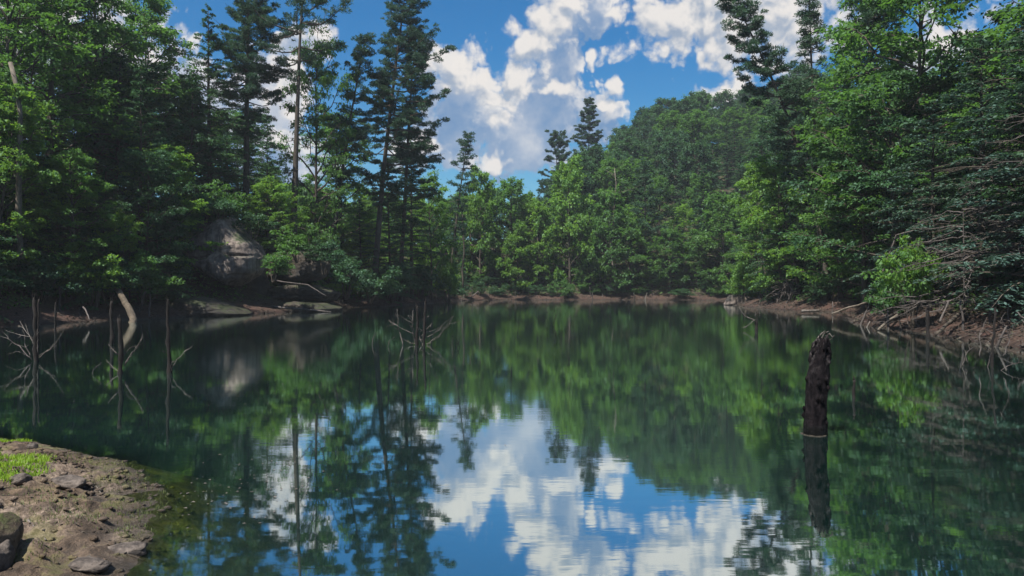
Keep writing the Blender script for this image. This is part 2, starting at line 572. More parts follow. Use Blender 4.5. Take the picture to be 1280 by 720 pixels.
# forest floor / mud material
def ground_mat():
    m, q, out = mat('forest_floor_and_mud')
    geo = q.node('ShaderNodeNewGeometry')
    p = geo.outputs['Position']
    z = q.sep(p)[2]
    n1 = q.noise(p, .9, 5, .6); n2 = q.noise(p, 7, 6, .7); n3 = q.noise(p, 34, 3, .6)
    mud = q.mix(q.ss(n2, .35, .65), (.022, .014, .011, 1), (.075, .044, .033, 1))
    mud = q.mix(q.ss(n1, .5, .68), mud, (.062, .030, .024, 1))
    litter = q.mix(q.ss(n2, .4, .6), (.018, .016, .011, 1), (.05, .038, .024, 1))
    moss = q.mix(q.ss(n3, .3, .7), (.03, .055, .015, 1), (.06, .11, .02, 1))
    litter = q.mix(q.ss(n1, .52, .62), litter, moss)
    col = q.mix(q.ss(q.m('ADD', z, q.m('MULTIPLY', n1, .8)), 1.0, 1.8), mud, litter)
    wet = q.ss(z, .0, .3)
    col = q.mix(wet, q.v('MULTIPLY', col, (.5, .5, .5)), col)
    bed = q.mix(q.ss(n1, .4, .6), (.03, .03, .014, 1), (.08, .075, .02, 1))
    col = q.mix(q.ss(z, -.12, .0), bed, col)
    b = q.node('ShaderNodeBsdfPrincipled')
    q.put(b.inputs['Base Color'], col)
    q.put(b.inputs['Roughness'], q.ss(z, .0, .25, .6, .9))
    q.put(b.inputs['Specular IOR Level'], .3)
    bp = q.node('ShaderNodeBump'); bp.inputs['Strength'].default_value = .8; bp.inputs['Distance'].default_value = .05
    q.l.new(q.m('ADD', n2, q.m('MULTIPLY', n3, .4)), bp.inputs['Height'])
    q.l.new(bp.outputs[0], b.inputs['Normal'])
    q.l.new(b.outputs[0], out.inputs[0])
    return m


M['ground'] = ground_mat()

xs = axis(-700, -44, 48, 700, .7)
ys = axis(-120, 0, 134, 1100, .7)
X, Y_ = np.meshgrid(xs, ys)
Z = terrain_z(X, Y_)
# the fine bank patch lies over this part, so the coarse sheet is lowered below it
PX0, PX1, PY0, PY1 = -18.0, 3.6, 0.4, 16.0
mk = sm(X, PX0 + .3, PX0 + 1.6) * (1 - sm(X, PX1 - 1.6, PX1 - .3)) * sm(Y_, PY0 + .3, PY0 + 1.6) * (1 - sm(Y_, PY1 - 1.6, PY1 - .3))
Z = Z - .45 * mk
g = Geo(); g.quads(np.stack([X, Y_, Z], -1), grid_faces(len(xs), len(ys)))
tag(link('ground', g.mesh('ground', M['ground'], True)), 'wooded hills and muddy shore around the lake', kind='structure')


# ------------------------------------------------------------------ near mud bank, finely modelled
def bank_mat():
    m, q, out = mat('trodden_mud')
    geo = q.node('ShaderNodeNewGeometry')
    p = geo.outputs['Position']
    z = q.sep(p)[2]
    n0 = q.noise(p, .8, 3, .6); n1 = q.noise(p, 3.2, 6, .65, .4); n2 = q.noise(p, 16, 6, .72); n3 = q.noise(p, 75, 4, .7)
    col = q.mix(q.ss(n1, .32, .66), (.045, .031, .022, 1), (.19, .132, .092, 1))
    col = q.mix(q.ss(n0, .45, .62), col, q.mix(q.ss(n2, .3, .7), (.10, .072, .055, 1), (.28, .215, .17, 1)))
    col = q.mix(.6, col, q.mix(1.0, col, q.mix(q.ss(n2, .28, .72), (.35, .33, .32, 1), (1.6, 1.6, 1.6, 1)), 'MULTIPLY'))
    col = q.mix(.5, col, q.mix(1.0, col, q.mix(q.ss(n3, .3, .7), (.5, .5, .5, 1), (1.5, 1.5, 1.5, 1)), 'MULTIPLY'))
    alg = q.m('MULTIPLY', q.ss(z, .30, .05), q.m('MULTIPLY', q.ss(n1, .48, .60), q.ss(z, .0, .05)))
    col = q.mix(q.m('MULTIPLY', alg, .7), col, (.13, .13, .035, 1))
    col = q.mix(q.ss(z, .0, .10, .75, 0), col, (.035, .03, .024, 1))
    bed = q.mix(q.ss(n1, .36, .64), (.05, .055, .012, 1), (.26, .25, .035, 1))
    bed = q.mix(q.ss(n2, .40, .62), q.v('MULTIPLY', bed, (.4, .4, .4)), bed)
    col = q.mix(q.ss(z, -.07, -.01), bed, col)
    b = q.node('ShaderNodeBsdfPrincipled')
    q.put(b.inputs['Base Color'], col)
    q.put(b.inputs['Roughness'], q.ss(z, .01, .12, .3, .85))
    q.put(b.inputs['Specular IOR Level'], .35)
    bp = q.node('ShaderNodeBump'); bp.inputs['Strength'].default_value = .9; bp.inputs['Distance'].default_value = .06
    q.l.new(q.m('ADD', n2, q.m('MULTIPLY', n3, .35)), bp.inputs['Height'])
    q.l.new(bp.outputs[0], b.inputs['Normal'])
    q.l.new(b.outputs[0], out.inputs[0])
    return m


M['bank'] = bank_mat()


def bank_z(x, y):
    z = terrain_z(x, y, False) + .07 * fb2(x, y, 1.1, 4, .6, 55.) * (1 - sm(np.abs(shore_sd(x, y)), .3, 1.4))
    d = shore_sd(x, y)
    land = sm(d, -.35, .9)
    n_ = fb2(x, y, .9, 4)
    r = 1 - np.abs(fb2(x, y, 2.3, 4, .55, 3.0)) * 2.2
    c = fb2(x, y, 6.5, 3, .6, 9.0)
    z = z + land * (.11 * n_ + .05 * r + .065 * c - .03 + .08 * np.abs(fb2(x, y, 4.2, 4, .62, 31.)) - .07 * sm(fb2(x, y, 7.5, 3, .6, 41.), .15, .5))
    z = z + .05 * fb2(x, y, 1.6, 4, .6, 5.) * (1 - sm(np.abs(d + .35), .2, 1.3))
    # footprints and pits
    z = z - .05 * land * sm(fb2(x, y, 3.4, 2, .5, 21.), .28, .5)
    return z + .10 * np.exp(-((x + 6.9) ** 2 / 3 + (y - 8.6) ** 2 / 2.2)) 


bx = np.concatenate([np.arange(PX0, -9, .16), np.arange(-9, -1.2, .032), np.arange(-1.2, PX1 + .1, .16)])
by = np.concatenate([np.arange(PY0, 4.8, .14), np.arange(4.8, 11.6, .034), np.arange(11.6, PY1 + .1, .16)])
BX, BY = np.meshgrid(bx, by)
BZ = bank_z(BX, BY)
edge = sm(BX, PX0, PX0 + .8) * (1 - sm(BX, PX1 - .8, PX1)) * sm(BY, PY0, PY0 + .8) * (1 - sm(BY, PY1 - .8, PY1))
BZ = BZ - .3 * (1 - edge)
g = Geo(); g.quads(np.stack([BX, BY, BZ], -1), grid_faces(len(bx), len(by)))
tag(link('mud_bank', g.mesh('mud_bank', M['bank'], True)), 'rough trodden mud bank at the near shore', kind='structure')


def bz(x, y):
    return float(bank_z(np.array([x]), np.array([y]))[0])


# ------------------------------------------------------------------ water
def water_mat():
    m, q, out = mat('lake_water')
    geo = q.node('ShaderNodeNewGeometry')
    p = geo.outputs['Position']
    at = q.node('ShaderNodeAttribute', attribute_name='clear')
    # ripples: fine crests lying across the view with calmer patches between
    pa = q.v('MULTIPLY', p, (1.0, 3.6, 1.0))
    r1 = q.noise(pa, 1.7, 3, .5, .3)
    r2 = q.noise(q.v('MULTIPLY', p, (1, 1.6, 1)), .55, 2, .5)
    patch = q.ss(q.noise(q.v('MULTIPLY', p, (1, .7, 1)), .16, 3), .42, .62, .25, 1.0)
    hgt = q.m('ADD', q.m('MULTIPLY', q.m('MULTIPLY', r1, patch), .0010), q.m('MULTIPLY', r2, .0013))
    bp = q.node('ShaderNodeBump'); bp.inputs['Strength'].default_value = 1.0; bp.inputs['Distance'].default_value = 1.0
    q.l.new(hgt, bp.inputs['Height'])
    lw = q.node('ShaderNodeFresnel'); lw.inputs['IOR'].default_value = 1.33
    q.l.new(bp.outputs[0], lw.inputs['Normal'])
    refl = q.m('MULTIPLY_ADD', q.m('POWER', lw.outputs[0], .15), 1.02, -.01, clamp=True)
    refl = q.m('MULTIPLY', refl, q.m('SUBTRACT', 1.0, q.m('MULTIPLY', at.outputs['Fac'], .62)))
    gl = q.node('ShaderNodeBsdfGlossy'); q.put(gl.inputs[0], (.92, 1.0, 1.0, 1)); q.put(gl.inputs[1], q.m('ADD', q.m('MULTIPLY', patch, .018), q.ss(q.m('ADD', q.sep(p)[1], q.m('MULTIPLY', r2, 8.0)), 10.0, 34.0, .018, .052)))
    q.l.new(bp.outputs[0], gl.inputs['Normal'])
    # body of the water: murky blue-green scatter, clear enough to see the bed only in the shallows
    df = q.node('ShaderNodeBsdfDiffuse'); q.put(df.inputs[0], (.006, .022, .019, 1))
    tp = q.node('ShaderNodeBsdfTransparent'); q.put(tp.inputs[0], (.75, .85, .6, 1))
    bm_ = q.node('ShaderNodeMixShader')
    q.l.new(at.outputs['Fac'], bm_.inputs[0]); q.l.new(df.outputs[0], bm_.inputs[1]); q.l.new(tp.outputs[0], bm_.inputs[2])
    mx = q.node('ShaderNodeMixShader')
    q.l.new(refl, mx.inputs[0]); q.l.new(bm_.outputs[0], mx.inputs[1]); q.l.new(gl.outputs[0], mx.inputs[2])
    q.l.new(mx.outputs[0], out.inputs[0])
    return m


M['water'] = water_mat()
wx = axis(-60, -14, 4, 60, .22, 1.2); wy = axis(-10, 2, 16, 150, .22, 1.2)
WX, WY = np.meshgrid(wx, wy)
depth = -shore_sd(WX, WY) * .42
clear = np.exp(-np.clip(depth, 0, 9) / .42) * (WY < 20)
g = Geo(); g.quads(np.stack([WX, WY, np.zeros_like(WX)], -1), grid_faces(len(wx), len(wy)))
wm = g.mesh('lake_water', M['water'], True)
wa = wm.attributes.new('clear', 'FLOAT', 'POINT')
wa.data.foreach_set('value', clear.astype(np.float32).ravel())
tag(link('lake_water', wm), 'still dark green lake reflecting the trees and clouds', kind='structure')


# ------------------------------------------------------------------ tree builders: each returns (trunk mesh, crown mesh)
def trunk_path(rng, H, lean=(0, 0), wob=.02, n=12):
    t_ = np.linspace(0, 1, n)
    off = np.cumsum(rng.normal(0, wob * H / n, (n, 2)), 0); off -= off[0]
    p = np.zeros((n, 3))
    p[:, 0] = off[:, 0] + lean[0] * H * t_ ** 1.4
    p[:, 1] = off[:, 1] + lean[1] * H * t_ ** 1.4
    p[:, 2] = H * t_ - .6 * (t_ == 0)
    return p


def at_path(p, f):
    f = np.clip(f, 0, 1) * (len(p) - 1)
    i = int(min(f, len(p) - 2)); w = f - i
    return p[i] * (1 - w) + p[i + 1] * w


def clump(g, rng, c, rx, rz, n, size, base, asp=.6, tilt=.55):
    u = rnd_dirs(rng, n) * (rng.uniform(.15, 1, (n, 1)) ** .45)
    u[:, 2] = np.where(u[:, 2] < 0, u[:, 2] * .55, u[:, 2])
    pos = c + u * np.array([rx, rx, rz])
    pos[:, 2] -= .22 * (u[:, 0] ** 2 + u[:, 1] ** 2) * rx
    nrm = np.array([0, 0, 1.0]) + rng.normal(0, tilt, (n, 3)) + u * .45
    d = u + rng.normal(0, .6, (n, 3)); d[:, 2] -= .25
    ln = size * rng.uniform(.65, 1.35, n)
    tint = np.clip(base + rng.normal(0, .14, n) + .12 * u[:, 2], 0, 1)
    leaves(g, pos, d, nrm, ln, ln * asp, tint)


def broadleaf(seed, H=15, Rc=4.2, cb=.25, limbs=24, size=.24, per=95, mat_='broad', lean=(0, 0), subs=5, flat=.5, bark='bark', tr=.017):
    rng = np.random.default_rng(seed)
    tg, cg = Geo(), Geo()
    tp = trunk_path(rng, H * .96, lean, .03)
    rr = np.linspace(1, .1, len(tp)) ** 1.1 * H * tr; rr[0] *= 1.35
    tube(tg, tp, rr, 8, .06, rng)
    for i in range(limbs):
        f = cb + (1 - cb) * ((i + rng.uniform(0, .8)) / limbs) ** .9
        f = min(f, .98)
        st = at_path(tp, f)
        u = (f - cb) / (1 - cb)
        L = Rc * (math.sin(pi * min(1, .30 + .62 * u)) ** .8 * .95 + .12) * rng.uniform(.72, 1.12)
        a = i * 2.39996 + rng.uniform(-.4, .4)
        el_ = R(rng.uniform(5, 30) + 40 * u)
        e = st + L * np.array([cos(a) * cos(el_), sin(a) * cos(el_), sin(el_)])
        lp = wiggle(rng, st, e, 6, .25)
        lp[-1, 2] -= .05 * L
        r0 = H * tr * .42 * (1 - .6 * u)
        tube(tg, lp, np.linspace(r0, .018, 6), 4, cap=False)
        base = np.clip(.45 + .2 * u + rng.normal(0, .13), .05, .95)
        per2 = per / 95.0
        A0, B0, tn = [], [], []
        for k in range(subs + 3):
            s = rng.uniform(.30, 1.0)
            p0 = at_path(lp, s)
            a2 = a + rng.choice([-1, 1]) * rng.uniform(.2, 1.25)
            l2 = L * rng.uniform(.18, .42) * (1.3 - s * .5)
            e2 = p0 + l2 * np.array([cos(a2), sin(a2), rng.uniform(-.18, .40) * (1 + (flat > .6))])
            tube(tg, [p0, (p0 + e2) / 2 + rng.normal(0, .05, 3), e2], [.03, .02, .008], 3, cap=False)
            tb = base + rng.normal(0, .13)
            for w in range(5):
                ss_ = rng.uniform(.15, 1.0)
                q0 = p0 + (e2 - p0) * ss_
                a3 = a2 + rng.normal(0, .8)
                l3 = rng.uniform(.45, 1.05) * (Rc / 4.2) ** .5
                A0.append(q0); B0.append(q0 + l3 * np.array([cos(a3), sin(a3), rng.uniform(-.35, .28) * (1 + 1.5 * (flat > .6))])); tn.append(tb)
        A0 = np.array(A0); B0 = np.array(B0); tn = np.array(tn)
        nl = max(5, int(15 * per2))
        A1 = np.repeat(A0, nl, 0); B1 = np.repeat(B0, nl, 0); T1 = np.repeat(tn, nl)
        n_ = len(A1)
        u_ = rng.uniform(0, 1.08, (n_, 1))
        wd_ = .19 * (1 - .45 * u_) * (Rc / 4.2) ** .5
        pos = A1 + (B1 - A1) * u_ + rng.normal(0, 1, (n_, 3)) * wd_ * np.array([1, 1, flat])
        pos[:, 2] -= .10 * u_[:, 0] ** 2
        dd_ = (B1 - A1) + rng.normal(0, .45, (n_, 3)); dd_[:, 2] -= .22
        ln_ = size * rng.uniform(.55, 1.3, n_)
        leaves(cg, pos, dd_, np.array([0, 0, 1.0]) + rng.normal(0, .45, (n_, 3)), ln_, ln_ * rng.uniform(.45, .7, n_), np.clip(T1 + rng.normal(0, .13, n_), 0, 1))
    for k in range(4):
        clump(cg, rng, tp[-1] + rng.normal(0, .5, 3), .8, .5, int(per * .6), size, .6)
    return tg.mesh('broadleaf_trunk', M[bark], True), cg.mesh('broadleaf_crown', M[mat_], False, True)


def hemlock(seed, H=16, Rc=3.6, cb=.04, branches=100, dens=150, mat_='hemlock', lean=(0, 0), size=.17, droop=.25, top=1.0, bark='bark', bare=.0):
    rng = np.random.default_rng(seed)
    tg, cg = Geo(), Geo()
    tp = trunk_path(rng, H, lean, .012)
    rr = np.linspace(1, .04, len(tp)) * H * .014; rr[0] *= 1.3
    tube(tg, tp, rr, 8, .05, rng)
    for i in range(branches):
        f = cb + (1 - cb) * (i + rng.uniform(0, 1)) / branches
        u = (f - cb) / (1 - cb)
        st = at_path(tp, min(f, .995))
        L = Rc * ((1 - u) ** .75 * .95 + .07) * rng.uniform(.6, 1.15) * (.75 + .25 * min(1, u * 6))
        a = i * 2.39996 + rng.uniform(-.5, .5)
        el_ = R(rng.uniform(-6, 16) + 26 * u)
        hd = np.array([cos(a), sin(a), 0])
        sd_ = np.array([-sin(a), cos(a), 0])
        ts = np.linspace(0, 1, 5)
        bp = st + (hd * cos(el_))[None] * (ts * L)[:, None]
        bp[:, 2] += sin(el_) * ts * L - droop * L * ts ** 2.2
        tube(tg, bp, np.linspace(.012 + .013 * L, .008, 5), 4, cap=False)
        if rng.random() < bare: 
            for k in range(5):
                s = rng.uniform(.3, .95); p0 = at_path(bp, s)
                sg = rng.choice([-1, 1])
                e = p0 + (hd * .6 + sd_ * sg * .8 + np.array([0, 0, rng.uniform(-.5, .2)])) * L * .3 * rng.uniform(.4, 1)
                tube(tg, [p0, (p0 + e) / 2 + rng.normal(0, .04, 3), e], [.015, .01, .004], 3, cap=False)
            continue
        n = int(dens * L * rng.uniform(.8, 1.2) * .55)
        s = rng.uniform(.12, 1.0, n) ** .8
        sg = rng.choice([-1, 1], n)
        # side sprays grouped in discrete twigs
        tw = np.floor(s * 7 + rng.uniform(0, .35, n)) / 7
        ang = R(52) + rng.normal(0, .12, n)
        wl = rng.uniform(0, 1, n) * L * .46 * (1.02 - tw) ** .7 * (tw + .25)
        fwd = tw * L + np.cos(ang) * wl
        lat = np.sin(ang) * wl * sg + rng.normal(0, .05, n)
        pos = st + hd * (fwd * cos(el_))[:, None] + sd_ * lat[:, None]
        fr = np.clip(fwd / L, 0, 1.1)
        pos[:, 2] += sin(el_) * fwd - droop * L * fr ** 2.2 - .22 * np.abs(lat) - .12 * (wl / (L * .46 + .01)) ** 2 + rng.normal(0, .05, n)
        d = hd * np.cos(ang)[:, None] + sd_ * (np.sin(ang) * sg)[:, None] + rng.normal(0, .28, (n, 3))
        d[:, 2] -= .25
        nrm = np.array([0, 0, 1.0]) + rng.normal(0, .35, (n, 3))
        ln = size * rng.uniform(.7, 1.5, n)
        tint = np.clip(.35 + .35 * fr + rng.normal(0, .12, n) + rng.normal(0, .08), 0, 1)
        leaves(cg, pos, d, nrm, ln, ln * .42, tint)
    return tg.mesh('hemlock_trunk', M[bark], True), cg.mesh('hemlock_crown', M[mat_], False, True)


def pine(seed, H=28, Rc=4.2, cb=.35, whorl=.95, size=.30, per=80, lean=(0, 0), irr=.35, stubs=6, side=None, curve=None, mat_='pine', topw=.25, tr=.0095, peak=.35, miss=.18):
    """tall pine: bare lower trunk, open irregular whorls carrying plate-like tufts"""
    rng = np.random.default_rng(seed)
    tg, cg = Geo(), Geo()
    tp = trunk_path(rng, H, lean, .010, 16)
    if curve is not None:
        tt = np.linspace(0, 1, 16)
        tp[:, 0] += curve * H * np.sin(tt * pi) * .5
    rr = np.linspace(1, .06, 16) * H * tr + .02; rr[0] *= 1.3
    tube(tg, tp, rr, 9, .06, rng)
    z = cb * H
    while z < H * .99:
        f = z / H
        u = (f - cb) / (1 - cb)
        u = max(u, 0.0)
        prof = (min(1, u / peak) ** .6) * (1 - max(0, (u - peak) / (1 - peak)) * (1 - topw)) if u < 1 else topw
        nb = rng.integers(3, 6)
        a0 = rng.uniform(0, 6.28)
        for k in range(nb):
            if rng.random() < miss: continue
            a = a0 + k * 2 * pi / nb + rng.uniform(-.4, .4)
            L = Rc * (prof * .85 + .15) * rng.uniform(1 - irr, 1 + irr)
            if side is not None:
                L *= 1 + side * cos(a)
            el_ = R(rng.uniform(-22, 20) + 30 * u ** 2)
            st = at_path(tp, f)
            ts = np.linspace(0, 1, 6)
            hd = np.array([cos(a), sin(a), 0])
            bp = st + hd[None] * (ts * L * cos(el_))[:, None] + np.cumsum(rng.normal(0, .03 * L, (6, 3)), 0) * (ts > 0)[:, None]
            bp[:, 2] += sin(el_) * ts * L + .14 * L * ts ** 2.5 - .10 * L * np.sin(ts * pi)
            tube(tg, bp, np.linspace(.02 + .016 * L, .012, 6), 4, cap=False)
            nt = max(2, int(L * 2.1))
            base = np.clip(.45 + rng.normal(0, .12), 0, 1)
            for j in range(nt):
                s = rng.uniform(.35, 1.0)
                p0 = at_path(bp, s)
                off = (rng.uniform(-.5, .5)) * L * .42 * (1.15 - s * .5)
                c = p0 + np.array([-sin(a), cos(a), 0]) * off + np.array([0, 0, .1 + rng.normal(0, .1)])
                if abs(off) > .3:
                    tube(tg, [p0, c], [.018, .008], 3, cap=False)
                rx = rng.uniform(.26, .72); n = int(per * rx ** 1.6 / .30)
                u3 = rnd_dirs(rng, n) * rng.uniform(.2, 1, (n, 1)) ** .5
                pos = c + u3 * np.array([rx, rx, rx * .42]); pos[:, 2] -= .25 * rx * (u3[:, 0] ** 2 + u3[:, 1] ** 2)
                d = u3 + np.array([0, 0, .1]) + rng.normal(0, .3, (n, 3))
                ln = size * rng.uniform(.6, 1.2, n)
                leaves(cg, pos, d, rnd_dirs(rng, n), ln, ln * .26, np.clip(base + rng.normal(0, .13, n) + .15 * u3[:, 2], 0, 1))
        z += whorl * rng.uniform(.6, 1.4) * (1 - .35 * u)
    for k in range(stubs):
        f = rng.uniform(cb * .55, cb * 1.05)
        st = at_path(tp, f); a = rng.uniform(0, 6.28); L = rng.uniform(.6, 2.2)
        e = st + np.array([cos(a) * L, sin(a) * L, rng.uniform(-.35, .15) * L])
        tube(tg, wiggle(rng, st, e, 4, .12), [.05, .035, .02, .008], 4, cap=False)
    return tg.mesh('pine_trunk', M['bark'], True), cg.mesh('pine_crown', M[mat_], False, True)


def shrub(seed, H=3.0, Rc=2.0, size=.2, per=70, mat_='deep', stems=9, flat=.55, asp=.5):
    rng = np.random.default_rng(seed)
    tg, cg = Geo(), Geo()
    for i in range(stems):
        a = rng.uniform(0, 6.28); r = Rc * rng.uniform(.25, 1)
        e = np.array([cos(a) * r, sin(a) * r, H * rng.uniform(.35, 1) * (1.1 - .45 * r / Rc)])
        p = wiggle(rng, np.array([cos(a) * .15, sin(a) * .15, -.3]), e, 6, .25)
        p[:, 2] += .25 * H * np.sin(np.linspace(0, pi, 6))
        tube(tg, p, np.linspace(.035, .008, 6), 4, cap=False)
        for k in range(5):
            c = at_path(p, rng.uniform(.35, 1.0)) + rng.normal(0, .28, 3) * Rc * .5
            c[2] = max(c[2], .15)
            rc = rng.uniform(.35, .65)
            clump(cg, rng, c, rc, rc * flat, int(per * rc * rc / .28), size, np.clip(rng.normal(.5, .17), 0, 1), asp)
    return tg.mesh('shrub_stems', M['bark'], True), cg.mesh('shrub_leaves', M[mat_], False, True)


def bare_tree(seed, H=9, Rc=4.5, n=34, mat_='dead_twig', lean=(0, 0), side=0, up=0., tr=.012):
    rng = np.random.default_rng(seed)
    tg = Geo()
    tp = trunk_path(rng, H, lean, .03)
    tube(tg, tp, np.linspace(1, .15, len(tp)) * H * tr, 7, .05, rng)
    for i in range(n):
        f = rng.uniform(.12, 1); st = at_path(tp, f)
        a = rng.uniform(0, 6.28)
        L = Rc * rng.uniform(.4, 1) * (1.1 - .6 * f) * (1 + side * cos(a))
        e = st + np.array([cos(a) * L, sin(a) * L, L * rng.uniform(-.35, .25) + up * L])
        p = wiggle(rng, st, e, 8, .28)
        p[:, 2] -= .12 * L * np.linspace(0, 1, 8) ** 2
        tube(tg, p, np.linspace(.035, .010, 8), 4, cap=False)
        for k in range(7):
            s = rng.uniform(.25, 1); p0 = at_path(p, s)
            a2 = a + rng.choice([-1, 1]) * rng.uniform(.3, 1.2); l2 = L * .35 * rng.uniform(.3, 1)
            e2 = p0 + np.array([cos(a2) * l2, sin(a2) * l2, rng.uniform(-.6, .25) * l2])
            q = wiggle(rng, p0, e2, 5, .3)
            tube(tg, q, np.linspace(.016, .006, 5), 3, cap=False)
            for j in range(3):
                p1 = at_path(q, rng.uniform(.3, 1))
                e3 = p1 + rng.normal(0, .22, 3) * l2 + np.array([0, 0, -.1 * l2])
                tube(tg, [p1, e3], [.008, .004], 3, cap=False)
    return tg.mesh('bare_trunk', M[mat_], True), None


VAR = {}
def V(name, f):
    VAR[name] = f
# variants: near deciduous, hemlocks, pines, far trees
V('broad_a', broadleaf(1, 15, 4.6, .16, 30, .23, 100))
V('broad_b', broadleaf(2, 17, 4.2, .22, 32, .23, 95, 'broad', (.05, .02)))
V('broad_c', broadleaf(3, 13, 5.0, .10, 28, .24, 100, 'deep', (-.06, 0)))
V('bright_a', broadleaf(4, 11, 3.8, .08, 26, .25, 85, 'bright', (.08, 0)))
V('bright_b', broadleaf(5, 12, 4.2, .06, 28, .25, 90, 'bright', (-.12, 0), subs=5))
V('hem_a', hemlock(6, 17, 4.1, .03, 125, 165))
V('hem_b', hemlock(7, 14, 3.9, .02, 105, 165, lean=(.04, .02)))
V('hem_c', hemlock(8, 20, 4.4, .08, 130, 150, 'hemlock'))
V('grey_hem', hemlock(9, 15, 4.6, .05, 120, 130, 'grey_hem', droop=.32, bare=.22))
V('far_a', broadleaf(21, 17, 4.6, .14, 34, .40, 60, 'deep', bark='pale_bark', tr=.012, flat=.95))
V('far_b', broadleaf(22, 19, 4.6, .18, 34, .40, 60, 'broad', tr=.012, flat=.95))
V('far_c', broadleaf(23, 15, 4.4, .06, 32, .38, 62, 'broad', flat=.95))
V('far_bright', broadleaf(24, 13, 4.0, .05, 28, .38, 60, 'bright', flat=.95))
V('far_hem', hemlock(25, 18, 4.0, .03, 100, 120, 'hemlock', size=.28))
V('far_pine', pine(26, 21, 3.4, .28, 1.0, .42, 34, peak=.2, topw=.12))
V('rhodo_a', shrub(31, 3.2, 2.3))
V('rhodo_b', shrub(32, 2.4, 2.0))
V('bush_green', shrub(33, 2.8, 2.0, .21, 65, 'broad'))
V('bush_bright', shrub(34, 3.4, 2.2, .23, 60, 'bright', 10))
V('hem_low', hemlock(35, 6, 3.0, .02, 50, 200))
V('bare_a', bare_tree(41, 8, 5.5, 40))
V('bare_b', bare_tree(42, 5, 3.5, 26, side=.5))
DIMS = {'broad_a': 15, 'broad_b': 17, 'broad_c': 13, 'bright_a': 11, 'bright_b': 12, 'hem_a': 17, 'hem_b': 14, 'hem_c': 20, 'grey_hem': 15,
        'far_a': 17, 'far_b': 19, 'far_c': 15, 'far_bright': 13, 'far_hem': 18, 'far_pine': 21, 'rhodo_a': 3.2, 'rhodo_b': 2.4,
        'bush_green': 2.8, 'bush_bright': 3.4, 'hem_low': 6, 'bare_a': 8, 'bare_b': 5}
NAMES = {'broad': 'broadleaf_tree', 'bright': 'young_broadleaf_tree', 'hem': 'hemlock_tree', 'grey': 'hemlock_tree', 'rhodo': 'shrub', 'bush': 'shrub',
         'bare': 'dead_tree', 'far_hem': 'hemlock_tree', 'far_pine': 'pine_tree', 'far': 'broadleaf_tree'}
PROTO = {}


def kind_name(var):
    for k in ('far_hem', 'far_pine'):
        if var == k: return NAMES[k]
    return NAMES[var.split('_')[0]]


def put(var, x, y, h=None, rot=0., label=None, group=None, sxy=None, z=None, cat=None, tilt=(0, 0), name=None, sink=.15):
    """place one tree: the first of its kind is built, the others are copies of it and of each of its parts"""
    H = DIMS[var]
    s = (h / H) if h else 1.0
    if z is None: z = tz(x, y) - sink
    nm = name or kind_name(var)
    if var not in PROTO:
        e = bpy.data.objects.new(nm, None); COL.objects.link(e)
        e.empty_display_size = .5
        t_, c_ = VAR[var]
        sh = nm == 'shrub'
        link('stems' if sh else 'trunk', t_, e)
        if c_ is not None: link('foliage' if sh else 'crown', c_, e)
        PROTO[var] = e
    else:
        src = PROTO[var]
        e = src.copy(); COL.objects.link(e)
        e.name = nm
        for ch in src.children:
            c = ch.copy(); COL.objects.link(c); c.parent = e
    for k in ('label', 'category', 'group'):
        if k in e: del e[k]
    e.location = (x, y, z)
    e.rotation_euler = (tilt[1], tilt[0], rot)
    sx = sxy if sxy else s
    e.scale = (sx, sx, s)
    tag(e, label, cat or nm.replace('_', ' ').replace('young broadleaf tree', 'tree').replace('broadleaf tree', 'tree'), group)
    return e


def at_px(px, Y): return (px - 640) / F * Y


TAKEN = []
def key(var, px, Y, top=None, label='', rot=None, group=None, sxy=None, tilt=(0, 0), h=None, rad=2.0, **kw):
    x = at_px(px, Y)
    zb = kw.get('z', tz(x, Y) - .15)
    if top is not None: h = CAM_Z + (HOR - top) / F * Y - zb
    TAKEN.append((x, Y, rad))
    return put(var, x, Y, h, rng_k.uniform(0, 6.28) if rot is None else rot, label, group, sxy, tilt=tilt, **kw)


rng_k = np.random.default_rng(77)

# ---- tall pines on the left shore, one design each
def lone(name, meshes, x, y, label, cat, z=None, rot=0.):
    e = bpy.data.objects.new(name, None); COL.objects.link(e)
    e.location = (x, y, tz(x, y) - .15 if z is None else z); e.rotation_euler = (0, 0, rot)
    link('trunk', meshes[0], e)
    if meshes[1] is not None: link('crown', meshes[1], e)
    tag(e, label, cat)
    return e


def pine_at(px, Y, top_px, top, seed, label, **kw):
    x = at_px(px, Y); zb = tz(x, Y) - .15
    H = CAM_Z + (HOR - top) / F * Y - zb
    xt = at_px(top_px, Y)
    TAKEN.append((x, Y, 2.5))
    return lone('pine_tree', pine(seed, H=H, lean=((xt - x) / H, kw.pop('back', 0.)), **kw), x, Y, label, 'pine tree')


pine_at(306, 78, 312, -60, 101, 'tall dark pine with a dense crown, left of the slim bare-trunked pine',
        Rc=4.2, cb=.42, per=95, whorl=.8, irr=.3, stubs=3, miss=.05, tr=.012)
pine_at(366, 76, 379, -45, 102, 'slim pine with a long bare trunk and only a few flat branches near its top',
        Rc=5.6, cb=.66, per=60, whorl=1.5, irr=.45, stubs=9, miss=.2, tr=.0115)
pine_at(412, 82, 458, 48, 103, 'narrow pine leaning to the right beside the tallest pine, left of it',
        Rc=2.2, cb=.36, per=75, whorl=.9, irr=.3, stubs=5, miss=.12, tr=.0095, topw=.35)
pine_at(468, 87, 506, -18, 104, 'tallest pine against the blue sky with ragged branches to the right',
        Rc=5.0, cb=.30, per=85, whorl=.85, irr=.35, side=.28, stubs=5, miss=.06, topw=.22, tr=.0105)
pine_at(500, 93, 520, 40, 105, 'thinner pine partly behind the tallest pine', Rc=3.4, cb=.26, per=80, whorl=.85, irr=.35, stubs=3, miss=.1, topw=.3, side=.2)
